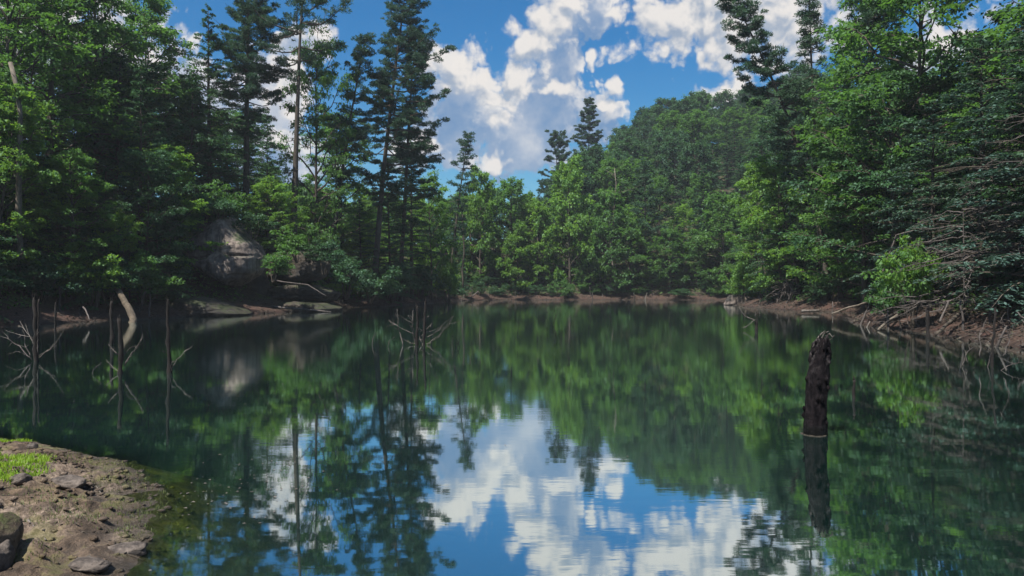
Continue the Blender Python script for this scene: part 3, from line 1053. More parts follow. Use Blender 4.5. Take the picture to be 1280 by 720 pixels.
pine_at(562, 118, 586, 168, 106, 'small leaning pine with a thin top above the low trees ending the left shore',
        Rc=2.4, cb=.34, per=55, whorl=1.0, irr=.45, miss=.25, size=.34, topw=.25)
pine_at(1034, 70, 912, -10, 107, 'pine leaning far out to the left over the lake from the right shore',
        Rc=3.2, cb=.36, per=95, whorl=.8, irr=.5, side=-.1, stubs=6, miss=.12, curve=.05, topw=.3)
pine_at(1022, 72, 1012, -12, 108, 'narrow open pine with a visible thin trunk right of the leaning pine',
        Rc=2.9, cb=.30, per=70, whorl=.9, irr=.4, stubs=4, miss=.15, topw=.15, peak=.2)
pine_at(1082, 63, 1088, -40, 109, 'thin pine behind the large broadleaf tree on the right shore', Rc=3.0, cb=.45, per=70, whorl=1.0, irr=.35)
pine_at(735, 196, 737, 124, 110, 'cone-shaped pine with a straight trunk standing above the far trees',
        Rc=6.4, cb=.12, per=52, whorl=1.05, irr=.25, size=.60, peak=.08, topw=.03, miss=.02)
pine_at(695, 188, 697, 168, 111, 'smaller pine left of the cone-shaped pine on the far hill',
        Rc=5.0, cb=.2, per=50, whorl=1.1, irr=.4, size=.6, peak=.2, topw=.25, miss=.08)
pine_at(808, 134, 806, 205, 112, 'pale-green pine standing in front of the wooded hill on the far shore',
        Rc=4.4, cb=.10, per=52, whorl=1.0, irr=.25, size=.44, peak=.12, topw=.06, mat_='hemlock', miss=.03)

# ---- key trees
key('broad_a', 395, 80, 62, 'loose broadleaf tree with sky showing through, between the two slim pines', sxy=.95)
key('broad_b', 430, 92, 150, 'round broadleaf tree filling the gap below the narrow leaning pine')
key('hem_a', 335, 74, 140, 'dark hemlock below the slim bare-trunked pine', sxy=.8)
key('hem_b', 488, 90, 200, 'dark hemlock at the foot of the tallest pine', sxy=1.1)
key('hem_b', 452, 84, 252, 'low dark hemlock overhanging the water under the tallest pine', sxy=.85)
key('bright_a', 540, 104, 232, 'bright green tree at the tip of the left shore', sxy=.9)
key('bush_bright', 560, 108, 318, 'bright leafy bush leaning over the water at the tip of the left shore', sxy=1.2)
key('hem_c', 515, 98, 168, 'dark hemlock behind the tip of the left shore')
key('bright_a', 352, 72, 232, 'light green tree draped over the right side of the sandstone boulder', sxy=.72, z=5.3, tilt=(.1, -.15))
key('bright_b', 386, 80, 262, 'fresh green tree spreading low branches right of the sandstone boulder', sxy=.8)
key('hem_low', 344, 71, 290, 'low hemlock hanging beside the right edge of the boulder', z=4.6, sxy=.5)
key('bright_b', -5, 46, 128, 'sunlit yellow-green tree at the left edge of the picture', sxy=.72)
key('hem_b', 48, 50, 196, 'grey-green hemlock beside the sunlit tree at the left edge', sxy=.85)
key('hem_a', 95, 55, 150, 'pyramid-shaped hemlock with light tips on the left bank', sxy=.9)
key('hem_c', 175, 58, 82, 'large olive hemlock rising behind the left bank')
key('hem_a', 240, 71, 90, 'tall hemlock behind the sandstone boulder', sxy=1.1)
key('broad_c', 180, 56, 200, 'dark broadleaf tree left of the sandstone boulder', sxy=.75)
key('bright_a', 152, 53, 276, 'small tree with large light leaves above the curved trunk on the left bank', sxy=.42)
key('broad_b', 60, 60, -45, 'tall broadleaf tree with a lacy crown at the upper left corner', sxy=1.4)
key('broad_a', 120, 64, -30, 'tall lacy broadleaf tree right of the upper left corner', sxy=1.5)
key('broad_b', 185, 72, 0, 'slender broadleaf tree whose top just reaches the edge of the sky', sxy=1.2)
key('hem_c', 262, 74, 10, 'high dark hemlock left of the dense pine')
key('broad_a', 10, 52, -40, 'tall broadleaf tree behind the bare grey snag')
# right shore
key('broad_b', 1085, 64, 10, 'large broadleaf tree at the top right with bright upper leaves', sxy=1.35)
key('broad_a', 1150, 52, -40, 'broad tree with sky glinting through, top right', sxy=1.5)
key('broad_c', 1120, 50, 110, 'dark broadleaf tree with wide level boughs on the right shore', sxy=1.2)
key('bright_b', 1000, 76, 205, 'light green tree leaning over the water on the right shore', sxy=1.0, tilt=(-.12, -.05))
key('bright_b', 1050, 69, 150, 'tall light green tree in the middle of the right shore', sxy=1.1)
key('bright_a', 958, 86, 222, 'light green tree above the tangle of roots at the tip of the right shore', sxy=1.0, tilt=(-.1, 0))
key('bush_bright', 928, 90, 318, 'yellow-green bush at the very tip of the right shore', sxy=1.0)
key('broad_a', 1080, 54, 215, 'full green tree with boughs down to the water on the right shore', sxy=1.0)
key('bush_bright', 1140, 37.2, None, 'brightest yellow-green bush above the mud of the right shore', sxy=.78, h=4.4, z=.6)
key('bush_green', 1125, 41, 338, 'dark green bush below the brightest bush on the right shore', sxy=.9)
key('hem_b', 975, 80, 150, 'dark hemlock below the leaning pine', sxy=1.0)
key('hem_c', 952, 100, 150, 'hemlock behind the tip of the right shore', sxy=1.1)
key('grey_hem', 1228, 39, 50, 'grey-green hemlock with bare lower twigs on the right shore', sxy=1.15)
key('grey_hem', 1290, 32, 20, 'greyish hemlock at the right edge of the picture', sxy=1.2)
key('grey_hem', 1165, 42, 130, 'greyish hemlock between the broad tree and the bare branches', sxy=1.0)
key('bare_a', 1345, 30, None, 'leafless grey tree reaching drooping twigs in from the right edge', h=8.0, rot=2.0, z=1.8, sxy=1.15)
key('bare_b', 1205, 35, None, 'dead tree with grey twigs hanging over the mud on the right shore', h=5.5, rot=3.0)
key('bare_b', 1288, 33, None, 'small dead tree with fine grey twigs under the greyish hemlock at the right edge', h=6.5, rot=2.6, z=2.4)
# far shore
key('far_bright', 712, 133, 210, 'light green tree in the middle of the far shore', sxy=1.15)
key('far_bright', 672, 134, 258, 'small light green tree left of the middle of the far shore', sxy=1.0)
key('far_bright', 600, 134, 222, 'light green tree at the left end of the far shore', sxy=1.0)
key('far_c', 640, 136, 232, 'green tree between two light green trees on the far shore')
key('far_c', 762, 133, 245, 'dark leafy tree right of the light green tree on the far shore', sxy=1.1)
key('far_hem', 880, 134, 210, 'dark conifer at the right end of the far shore', sxy=1.3)
key('far_hem', 842, 134, 262, 'low dark conifer on the far shore beside the pale-green pine', sxy=1.2)
key('far_c', 905, 128, 250, 'dark tree where the far shore meets the right shore', sxy=1.2)

# ---- the woods behind and between
def scatter(n_try, xr, yr, cond, spacing, choose, seed):
    rng = np.random.default_rng(seed)
    xs_ = rng.uniform(*xr, n_try); ys_ = rng.uniform(*yr, n_try)
    dd = shore_sd(xs_, ys_)
    cnt = 0
    for x, y, d in zip(xs_, ys_, dd):
        if not cond(x, y, d): continue
        ppx = 640 + x / y * F
        if ppx < -420 or ppx > 1700: continue
        if (ppx < -130 or ppx > 1410) and (d < 4 or rng.random() < .5): continue
        sp = spacing(x, y, d)
        if any((x - a) ** 2 + (y - b) ** 2 < (sp * .5 + r * .5) ** 2 * (1 if r != sp else 1) for a, b, r in TAKEN): continue
        TAKEN.append((x, y, sp))
        choose(x, y, d, ppx, rng)
        cnt += 1
    return cnt


def left_wood(x, y, d, ppx, rng):
    row = 'front' if d < 9 else 'back'
    gap = 315 < ppx < 530
    v = rng.choice(['hem_a', 'hem_b', 'broad_a', 'broad_b', 'broad_c', 'hem_c'], p=[.24, .2, .16, .14, .14, .12])
    h = rng.uniform(9, 13) if row == 'front' else rng.uniform(13, 19)
    if row == 'front' and rng.random() < .4: v = 'bright_a'; h = rng.uniform(7, 11)
    if gap: h = rng.uniform(5.5, 9)
    if 205 < ppx < 345 and y < 72: return
    hz = {'hem': 'hemlock', 'bro': 'broadleaf tree', 'bri': 'light green tree'}[v[:3]]
    if gap:
        lab = f'low {hz} in the open wood between the tall pines'; grp = f'low {hz}s between the tall pines'
    elif row == 'front':
        lab = f'{hz} in the dense first row along the left bank'; grp = f'{hz}s lining the left bank'
    else:
        lab = f'{hz} deeper in the wood behind the left bank'; grp = f'{hz}s in the wood behind the left bank'
    put(v, x, y, h, rng.uniform(0, 6.28), lab, grp, sxy=h / DIMS[v] * rng.uniform(.95, 1.25))


def right_wood(x, y, d, ppx, rng):
    row = 'front' if d < 9 else 'back'
    v = rng.choice(['hem_a', 'hem_b', 'broad_a', 'broad_b', 'broad_c', 'grey_hem'], p=[.18, .16, .2, .18, .16, .12])
    h = rng.uniform(9, 13) if row == 'front' else rng.uniform(14, 20)
    if ppx < 1040: h = min(h, 11)
    hz = {'hem': 'hemlock', 'bro': 'broadleaf tree', 'gre': 'greyish hemlock'}[v[:3]]
    if row == 'front': lab, grp = f'{hz} in the dense first row along the right shore', f'{hz}s lining the right shore'
    else: lab, grp = f'{hz} deeper in the wood behind the right shore', f'{hz}s in the wood behind the right shore'
    put(v, x, y, h, rng.uniform(0, 6.28), lab, grp, sxy=h / DIMS[v] * rng.uniform(.95, 1.25))


def far_wood(x, y, d, ppx, rng):
    row = 'front' if d < 9 else 'back'
    up = x > 8 and y > 150
    v = rng.choice(['far_a', 'far_b', 'far_c', 'far_bright', 'far_hem', 'far_pine'], p=[.52, .1, .03, .0, .28, .07] if up else [.1, .14, .32, .22, .18, .04])  # darker leaf kinds up the hill put its cloud shadow into colour
    h = rng.uniform(14, 18) if up else rng.uniform(9, 13)
    if ppx < 700 and y > 145: h = rng.uniform(8, 12)
    hz = {'far_a': 'dark broadleaf tree', 'far_b': 'broadleaf tree', 'far_c': 'broadleaf tree', 'far_bright': 'light green tree', 'far_hem': 'hemlock', 'far_pine': 'pine'}[v]
    if up: lab, grp = f'{hz} on the slope of the wooded far hill', f'{hz}s on the far hill'
    elif row == 'front': lab, grp = f'{hz} in the first row along the far shore', f'{hz}s lining the far shore'
    else: lab, grp = f'{hz} behind the first row of the far shore', f'{hz}s behind the far shore'
    put(v, x, y, h, rng.uniform(0, 6.28), lab, grp, sxy=h / DIMS[v] * rng.uniform(1.0, 1.3))


nL = scatter(2600, (-75, -8), (30, 118), lambda x, y, d: 2.6 < d < 34, lambda x, y, d: 3.0 if 315 < 640 + x / y * F < 560 else (3.5 if d < 10 else 5.2), left_wood, 11)
nR = scatter(2600, (14, 75), (22, 120), lambda x, y, d: 2.6 < d < 34, lambda x, y, d: 3.8 if d < 10 else 5.4, right_wood, 12)
nF = scatter(9000, (-45, 85), (126, 250), lambda x, y, d: d > 3.4 and (y < 165 or x > 0), lambda x, y, d: 4.2 if d < 14 else 6.3, far_wood, 13)


# ---- undergrowth shrubs, each its own thing, along the shores
def under(x, y, d, ppx, rng):
    if 205 < ppx < 345 and y < 72: return
    side = 'left bank' if x < -8 and y < 112 else ('right shore' if x > 14 and y < 118 else 'far shore')
    v = rng.choice(['rhodo_a', 'rhodo_b', 'bush_green', 'hem_low', 'bush_bright'], p=[.34, .24, .22, .13, .07])
    if v == 'hem_low':
        put(v, x, y, rng.uniform(3, 5), rng.uniform(0, 6.28), f'young hemlock sweeping low over the edge of the {side}', f'young hemlocks at the edge of the {side}')
        return
    w = {'rhodo_a': 'dark evergreen', 'rhodo_b': 'dark evergreen', 'bush_green': 'leafy green', 'bush_bright': 'light green'}[v]
    h = rng.uniform(1.6, 3.2)
    put(v, x, y, h, rng.uniform(0, 6.28), f'{w} shrub among the undergrowth above the mud of the {side}', f'{w} shrubs along the {side}', sxy=rng.uniform(.8, 1.25))


SAVE = TAKEN; TAKEN = []
nU = scatter(6500, (-45, 60), (24, 136), lambda x, y, d: (3.6 if (x > 10 and y < 56) or (x < -20 and y < 52) else (.9 if y > 112 else 1.5)) < d < 7.5 and y > 24, lambda x, y, d: 2.2 if y < 70 else 2.7, under, 14)
print('TREES', nL, nR, nF, 'shrubs', nU)

# low ground cover under the trees
rng = np.random.default_rng(66)
xs_ = rng.uniform(-50, 62, 260000); ys_ = rng.uniform(24, 150, 260000)
pp_ = 640 + xs_ / ys_ * F
k_ = (pp_ > -60) & (pp_ < 1340)
xs_, ys_ = xs_[k_], ys_[k_]
ds_ = shore_sd(xs_, ys_)
k_ = (ds_ > 2.2) & (ds_ < 16) & (fb2(xs_, ys_, .35, 3) + .1 * (ds_ - 3) > -.05)
xs_, ys_ = xs_[k_][:90000], ys_[k_][:90000]
n = len(xs_)
zs2 = terrain_z(xs_, ys_)
g = Geo()
d_ = rnd_dirs(rng, n); d_[:, 2] = np.abs(d_[:, 2]) * .7
ln = rng.uniform(.14, .34, n)
leaves(g, np.stack([xs_, ys_, zs2 + rng.uniform(.02, .35, n)], -1), d_, np.array([0, -.3, 1.0]) + rng.normal(0, .5, (n, 3)), ln, ln * .5, rng.uniform(0, 1, n))
tag(link('undergrowth', g.mesh('undergrowth', M['broad'], False, True)), 'low green ground cover on the slopes above the mud', 'undergrowth', kind='stuff')

# sticks, chips and stones washed up on the mud strips: too many to count
rng = np.random.default_rng(67)
xs_ = rng.uniform(-36, 42, 300000); ys_ = rng.uniform(22, 134, 300000)
ds_ = shore_sd(xs_, ys_); pp_ = 640 + xs_ / ys_ * F
k_ = (ds_ > -.5) & (ds_ < 4.5) & (pp_ > -40) & (pp_ < 1320) & (fb2(xs_, ys_, .5, 3) > -.25)
xs_, ys_, ds_ = xs_[k_][:26000], ys_[k_][:26000], ds_[k_][:26000]
zz_ = terrain_z(xs_, ys_)
n = len(xs_)
for nm_, m_, lo, hi, l0, l1, wf, lab in (('stick_litter', 'dead_twig', 0, .30, .15, 1.1, .05, 'grey sticks strewn over the mud along the water'),
                                      ('leaf_litter', 'bark', .30, 1.0, .06, .26, .5, 'brown leaf and bark litter over the mud along the water')):
    a_, b_ = int(n * lo), int(n * hi)
    k = b_ - a_
    g = Geo()
    d_ = rnd_dirs(rng, k); d_[:, 2] *= .35
    ln = rng.uniform(0, 1, k) ** 2 * (l1 - l0) + l0
    c_ = np.stack([xs_[a_:b_], ys_[a_:b_], zz_[a_:b_] + rng.uniform(.0, .07, k)], -1)
    for kk in range(2):
        leaves(g, c_, d_, np.array([0, 0, 1.0]) + rng.normal(0, .5, (k, 3)) + (np.array([0, -1.5, 0]) if kk else 0), ln, np.maximum(ln * wf, .03))
    tag(link(nm_, g.mesh(nm_, M[m_])), lab, 'litter', kind='stuff')
g = Geo()
OV = np.array([[1, 0, 0], [0, 1, 0], [-1, 0, 0], [0, -1, 0], [0, 0, 1], [0, 0, -1]], float)
OF = [[0, 1, 4], [1, 2, 4], [2, 3, 4], [3, 0, 4], [1, 0, 5], [2, 1, 5], [3, 2, 5], [0, 3, 5]]
sel = rng.choice(n, 4000, replace=False)
for i_ in sel:
    sz = .03 + .16 * rng.random() ** 4
    g.tris(OV * sz * rng.uniform(.5, 1.2, (6, 3)) * [1, 1, .6] + [xs_[i_], ys_[i_], zz_[i_]], OF)
tag(link('shore_stones', g.mesh('shore_stones', M['dark_rock'])), 'small stones along the muddy waterline', 'stones', kind='stuff')

# pale bare trunks between the far trees, and the snag at the upper left
def snag(name, px0, py0, px1, py1, Y, r0, r1, label, cat, m='pale_bark', seed=0, z0=None, group=None, twigs=0):
    rng = np.random.default_rng(seed + 500)
    a = P(px0, py0, Y); b = P(px1, py1, Y)
    if z0 is not None: a[2] = z0
    b[1] += rng.normal(0, .02) * np.linalg.norm(b - a)
    g_ = Geo()
    pts = wiggle(rng, a, b, 9, .10)
    tube(g_, pts - a, np.linspace(r0, r1, 9), 8, .12, rng)
    for k in range(twigs):
        s = rng.uniform(.3, .98); p0 = at_path(pts, s) - a
        L = np.linalg.norm(b - a) * rng.uniform(.08, .22); an = rng.uniform(0, 6.28)
        tube(g_, wiggle(rng, p0, p0 + np.array([cos(an) * L, sin(an) * L, rng.uniform(-.1, .6) * L]), 4, .2), np.linspace(r1 * .6, .01, 4), 4, cap=False)
    o = link(name, g_.mesh(name, M[m], True), None, a)
    return tag(o, label, cat, group)


snag('snag', 22, 200, 17, 82, 46.5, .19, .13, 'bare grey snag without bark standing among the trees at the upper left', 'snag', seed=1, z0=3)
snag('snag', 769, 345, 768, 212, 131, .16, .06, 'thin pale dead trunk in the middle of the far shore', 'snag', seed=2, twigs=12, z0=1.5)
snag('snag', 579, 350, 578, 270, 122, .14, .08, 'thin dark dead trunk at the left end of the far shore', 'snag', m='bark', seed=3, twigs=4, z0=1.5)


# ------------------------------------------------------------------ rocks
def rock_from_outline(name, pts_px, Y, depth, mat_, label, cat='boulder', seed=0, power=.38, bump=.35, crack=None, back=.0, fine=.08, nth=150, nph=110):
    """solid boulder whose silhouette towards the lake follows pts (px,py) at distance Y"""
    pts = np.array([P(a, b, Y)[[0, 2]] for a, b in pts_px])
    c = pts.mean(0)
    seg = np.linalg.norm(np.roll(pts, -1, 0) - pts, axis=1); cum = np.concatenate([[0], np.cumsum(seg)])
    loop = np.vstack([pts, pts[:1]])
    s = np.linspace(0, cum[-1], nth, endpoint=False)
    ox = np.interp(s, cum, loop[:, 0]); oz = np.interp(s, cum, loop[:, 1])
    for _ in range(2):
        ox = (np.roll(ox, 1) + 2 * ox + np.roll(ox, -1)) / 4; oz = (np.roll(oz, 1) + 2 * oz + np.roll(oz, -1)) / 4
    ph = np.linspace(0, pi, nph + 2)[1:-1]
    sc = np.sin(ph) ** power
    yy = -np.cos(ph) * depth * .5
    Xr = c[0] + (ox - c[0])[None] * sc[:, None]; Zr = c[1] + (oz - c[1])[None] * sc[:, None]
    Yr = Y + depth * .5 + np.repeat(yy[:, None], nth, 1) + back * (Zr - c[1])
    V_ = np.stack([Xr, Yr, Zr], -1).reshape(-1, 3)
    V_ = np.vstack([V_, [[c[0], Y, c[1]], [c[0], Y + depth, c[1]]]])
    nrm = V_ - np.array([c[0], Y + depth * .5, c[1]]); nrm /= np.linalg.norm(nrm, axis=1, keepdims=True)
    q = V_ * .55 + seed * 7.7
    n_ = fbm(q, 4); n2 = fbm(V_ * np.array([1.6, 1.6, 5]) + seed, 4, .6)
    V_ = V_ + nrm * (bump * n_ + fine * n2)[:, None]
    if crack is not None:
        cz, slope = crack
        dz_ = V_[:, 2] - (cz + slope * (V_[:, 0] - c[0]) + .12 * fbm(V_ * .9 + 3, 3))
        V_[:, 1] += np.where(V_[:, 1] < Y + depth * .5, .65 * np.exp(-(dz_ / .10) ** 2) + .40 * sm(dz_, -.05, .20), 0)
    g_ = Geo()
    idx = np.arange(nph * nth).reshape(nph, nth)
    f = np.stack([idx[:-1], idx[1:], np.roll(idx[1:], -1, 1), np.roll(idx[:-1], -1, 1)], -1)
    org = np.array([c[0], Y + depth * .5, pts[:, 1].min()])
    g_.quads(V_ - org, f)
    k = np.arange(nth); k2 = (k + 1) % nth
    g_.f3.append(np.stack([np.full(nth, nph * nth), k, k2], -1))
    g_.f3.append(np.stack([np.full(nth, nph * nth + 1), idx[-1][k2], idx[-1][k]], -1))
    o = link(name, g_.mesh(name, M[mat_], True), None, org)
    return tag(o, label, cat)


rock_from_outline('boulder', [(222, 332), (243, 342), (262, 352), (281, 362), (297, 354), (311, 343), (313, 322), (304, 304), (292, 294), (280, 283),
                              (271, 268), (260, 270), (245, 284), (226, 296), (216, 312)], 62, 6.0, 'rock',
                  'large grey sandstone boulder overhanging the left shore with a pointed lower edge', seed=1, crack=(4.75, .05), back=.16, power=.26, bump=.24, fine=.12)
rock_from_outline('rock_slab', [(196, 408), (225, 411), (300, 396), (292, 391), (268, 382), (240, 376), (210, 376), (190, 388)], 56.0, 5.0, 'dark_rock',
                  'sloping brown rock slab at the waterline below the sandstone boulder', 'rock', seed=2, power=.5, bump=.3, fine=.12)
rock_from_outline('rock_ledge', [(312, 398), (415, 395), (420, 388), (400, 382), (360, 379), (320, 384)], 66, 5.0, 'dark_rock',
                  'low layered rock ledge at the waterline right of the boulder', 'rock', seed=3, power=.4, bump=.25, fine=.22)
rock_from_outline('rock_ledge', [(322, 380), (408, 378), (414, 368), (390, 358), (350, 356), (326, 364)], 68.5, 5.0, 'dark_rock',
                  'upper dark rock ledge stepping back above the low one', 'rock', seed=8, power=.4, bump=.35, fine=.25)
rock_from_outline('boulder', [(328, 352), (372, 355), (400, 348), (404, 332), (385, 318), (350, 312), (328, 322)], 69.5, 5.0, 'dark_rock',
                  'half-hidden grey boulder under the trees right of the overhanging boulder', seed=4, power=.3)
rock_from_outline('rock_ledge', [(226, 396), (325, 398), (330, 372), (320, 340), (240, 340), (222, 372)], 67.5, 4.0, 'dark_rock',
                  'dark rock wall in the hollow under the overhanging boulder', 'rock', seed=5, fine=.25)
rock_from_outline('rock_slab', [(908, 384), (940, 387), (948, 378), (935, 370), (915, 371)], 90, 2.5, 'rock',
                  'flat pale rock at the very tip of the right shore', 'rock', seed=6, bump=.15, nth=60, nph=30)
# greenery hanging over the rocks
for (v_, px, Yk, z_, h_, lab) in [
        ('rhodo_a', 318, 65, 6.9, 2.4, 'dark evergreen shrub draped over the upper right edge of the boulder'),
        ('bush_green', 340, 63, 3.2, 2.6, 'leafy green shrub between the two boulders'),
        ('bush_green', 238, 62.5, 7.2, 2.2, 'small green shrub on the upper left edge of the boulder'),
        ('rhodo_b', 275, 63.5, 8.6, 1.8, 'small dark shrub on the very top of the boulder'),
        ('hem_low', 18, 47.5, 1.2, 5.0, 'young hemlock above the mud under the bare grey snag'),
        ('rhodo_a', 48, 47.5, 1.3, 3.6, 'dark shrub above the mud between the two leftmost drowned stems'),
        ('bush_green', 78, 49, 1.3, 3.4, 'leafy green shrub above the thin post by the left mud bank'),
        ('hem_low', 108, 50, 1.3, 5.2, 'young hemlock left of the pale curved trunk'),
        ('rhodo_a', 136, 51, 1.5, 3.2, 'dark shrub hiding the top of the pale curved trunk'),
        ('bush_green', 178, 54, 1.6, 3.2, 'leafy green shrub right of the pale curved trunk'),
        ('hem_low', 196, 56.5, 2.0, 5.5, 'young hemlock left of the hollow under the boulder'),
        ('broad_c', 20, 53, 1.6, 9.0, 'low broadleaf tree behind the young hemlock at the left edge'),
        ('hem_b', 128, 56, 2.0, 10.0, 'mid-sized hemlock directly behind the pale curved trunk'),
        ('bright_a', 62, 51, 1.6, 8.5, 'light green tree above the dark shrub between the leftmost drowned stems'),
        ('bright_b', 205, 61, 3.0, 10.5, 'light green tree rising left of the boulder over the young hemlock'),
        ('bush_bright', 118, 49.5, 1.4, 3.6, 'light green bush left of the pale curved trunk'),
        ('rhodo_a', 256, 64.5, 8.3, 2.6, 'dark evergreen shrub crowning the top of the boulder'),
        ('bush_green', 285, 66, 8.4, 3.2, 'leafy green shrub behind the top of the boulder'),
        ('rhodo_b', 212, 60.5, 6.4, 2.6, 'dark shrub covering the upper left flank of the boulder'),
        ('rhodo_a', 200, 59, 3.4, 3.0, 'dark shrub covering the lower left flank of the boulder'),
        ('rhodo_b', 206, 58.0, 2.0, 1.8, 'low dark shrub beside the hollow under the boulder'),
        ('bush_green', 372, 67.5, 5.0, 2.8, 'green shrub on top of the half-hidden boulder'),
        ('rhodo_a', 405, 69, 4.0, 3.2, 'dark shrub at the right end of the half-hidden boulder'),
        ('rhodo_a', 432, 76, 1.6, 4.2, 'dark shrub over the water right of the rock ledges'),
        ('rhodo_b', 462, 80, 1.2, 3.6, 'dark shrub low over the water under the tallest pine'),
        ('rhodo_a', 492, 88, 1.2, 4.4, 'dark shrub hanging to the water right of the tallest pine'),
        ('rhodo_a', 525, 98, 1.2, 4.6, 'dark shrub near the tip of the left shore')]:
    key(v_, px, Yk, None, lab, h=h_, z=z_ - .3, sxy=h_ / DIMS[v_] * 1.1)


# ------------------------------------------------------------------ dead wood in and beside the water
def stick_thing(name, strokes, Y, label, cat, m='grey_wood', seed=0, posts=(), group=None, spread=.25, pm='wet_wood'):
    """strokes: ([(px,py),...], radius); posts: (px0,py0,px1,py1,r0,r1) thicker dark stems. Real size at distance Y."""
    rng = np.random.default_rng(seed + 900)
    base = P(strokes[0][0][0][0] if strokes else posts[0][0], HOR + CAM_Z * F / Y, Y) if not posts else P(posts[0][0], HOR + CAM_Z * F / Y, Y)
    e = bpy.data.objects.new(name, None); COL.objects.link(e); e.location = base; e.empty_display_size = .3
    if posts:
        for (a, b, c_, d_, r0, r1) in posts:
            g_ = Geo()
            p0 = P(a, b, Y); p1 = P(c_, d_, Y)
            p0[2] -= .5
            if p0[2] > -.3: p0[2] = -.5
            pts = wiggle(rng, p0, p1, 16, .11) - base
            rad = np.linspace(r0, r1, 16) * .82 * (1 + rng.uniform(-.24, .24, 16))
            tube(g_, pts, rad, 9, .14, rng)
            # splintered top
            for k in range(3):
                an = rng.uniform(0, 6.28); s0 = pts[-1] + np.array([cos(an), sin(an), 0]) * r1 * .6
                tube(g_, [s0 - [0, 0, r1], s0 + [0, 0, r1 * rng.uniform(1, 3)]], [r1 * .45, .004], 4)
            o = link('post', g_.mesh('post', M[pm], True), e)
    g_ = Geo()
    for pts_, r in strokes:
        w = [P(a, b, Y) for a, b in pts_]
        yo = rng.normal(0, spread)
        n = len(w)
        w = np.array(w)
        # the foot stays at its post, the tip reaches towards or away from the viewer
        w[:, 1] += np.linspace(yo, 0, n)
        pp = np.vstack([wiggle(rng, w[i], w[i + 1], 6, .20)[:-1] for i in range(n - 1)] + [w[-1:]]) - base
        m_ = len(pp)
        tube(g_, pp, np.linspace(r * .22, r * .68, m_) * rng.uniform(.8, 1.2, m_), 6, .15, rng)
        Ls = np.linalg.norm(pp[0] - pp[-1])
        for k in range(2):
            q0 = at_path(pp, rng.uniform(.08, .75)); dr = pp[0] - pp[-1]
            e1 = q0 + dr * rng.uniform(.08, .22) + rng.normal(0, .10, 3) * Ls
            tube(g_, wiggle(rng, q0, e1, 4, .25), np.linspace(r * .45, r * .12, 4), 4, cap=False)
    if strokes:
        link('branch', g_.mesh('branch', M[m], True), e)
    return tag(e, label, cat, group)


# strokes run from tip to foot
stick_thing('drowned_tree', [
    ([(13, 404), (28, 419), (42, 432)], .030), ([(0, 421), (17, 429), (39, 450)], .026), ([(7, 415), (42, 424)], .020), ([(26, 414), (30, 432), (38, 448)], .020),
    ([(87, 415), (67, 438), (49, 449)], .022), ([(50, 413), (48, 430), (48, 446)], .022), ([(71, 428), (60, 441), (48, 447)], .016), ([(2, 446), (20, 442), (40, 452)], .014)],
    22.0, 'dark drowned stem with pale spreading branches near the left edge', 'dead tree', posts=[(44, 453, 43, 374, .10, .065), (47, 453, 49, 376, .04, .03)], seed=1)
stick_thing('drowned_tree', [
    ([(135, 432), (147, 445)], .024), ([(182, 421), (172, 436), (156, 459)], .020), ([(181, 423), (166, 444), (156, 459)], .018), ([(173, 433), (162, 436), (154, 446)], .014),
    ([(130, 452), (140, 462), (150, 468)], .016), ([(128, 455), (117, 464), (114, 472)], .016)],
    18.9, 'dark drowned stem with two long pale twigs rising to the right', 'dead tree', posts=[(152, 470, 149, 400, .085, .05)], seed=2)
stick_thing('drowned_tree', [
    ([(240, 435), (221, 451), (213, 466)], .018), ([(228, 451), (220, 457), (214, 466)], .014), ([(203, 440), (209, 443)], .012)],
    19.1, 'tapered leaning post with one curved twig, right of the two branched stems', 'dead tree', posts=[(211, 468, 209, 376, .085, .04)], seed=3)
stick_thing('drowned_post', [], 29, 'thin broken post rising behind the second drowned stem', 'post', posts=[(141, 431, 140, 378, .11, .06)], seed=4)
stick_thing('drowned_post', [], 36, 'thin post in front of the left mud bank', 'post', posts=[(70, 417, 70, 380, .07, .05)], seed=5)
stick_thing('drowned_tree', [
    ([(511, 396), (516, 404), (517, 421), (520, 434)], .034), ([(515, 390), (516, 404)], .022), ([(496, 388), (497, 410), (504, 435)], .030), ([(496, 394), (507, 401), (517, 407)], .024),
    ([(487, 402), (499, 411), (521, 421)], .024), ([(523, 405), (529, 401), (536, 397)], .020), ([(540, 406), (533, 414)], .024), ([(522, 411), (529, 416)], .018),
    ([(552, 410), (533, 417), (526, 422)], .018), ([(567, 397), (549, 415), (526, 427)], .020), ([(566, 399), (550, 421), (533, 432)], .020), ([(522, 424), (528, 434)], .026),
    ([(491, 399), (493, 408)], .014), ([(563, 402), (556, 410), (548, 424), (534, 433)], .016), ([(500, 424), (512, 431), (521, 432)], .016)],
    28.2, 'pale tangle of drowned branches in the middle of the lake', 'dead tree', posts=[(523, 434, 521, 384, .085, .05), (530, 434, 532, 379, .075, .055)], seed=6)
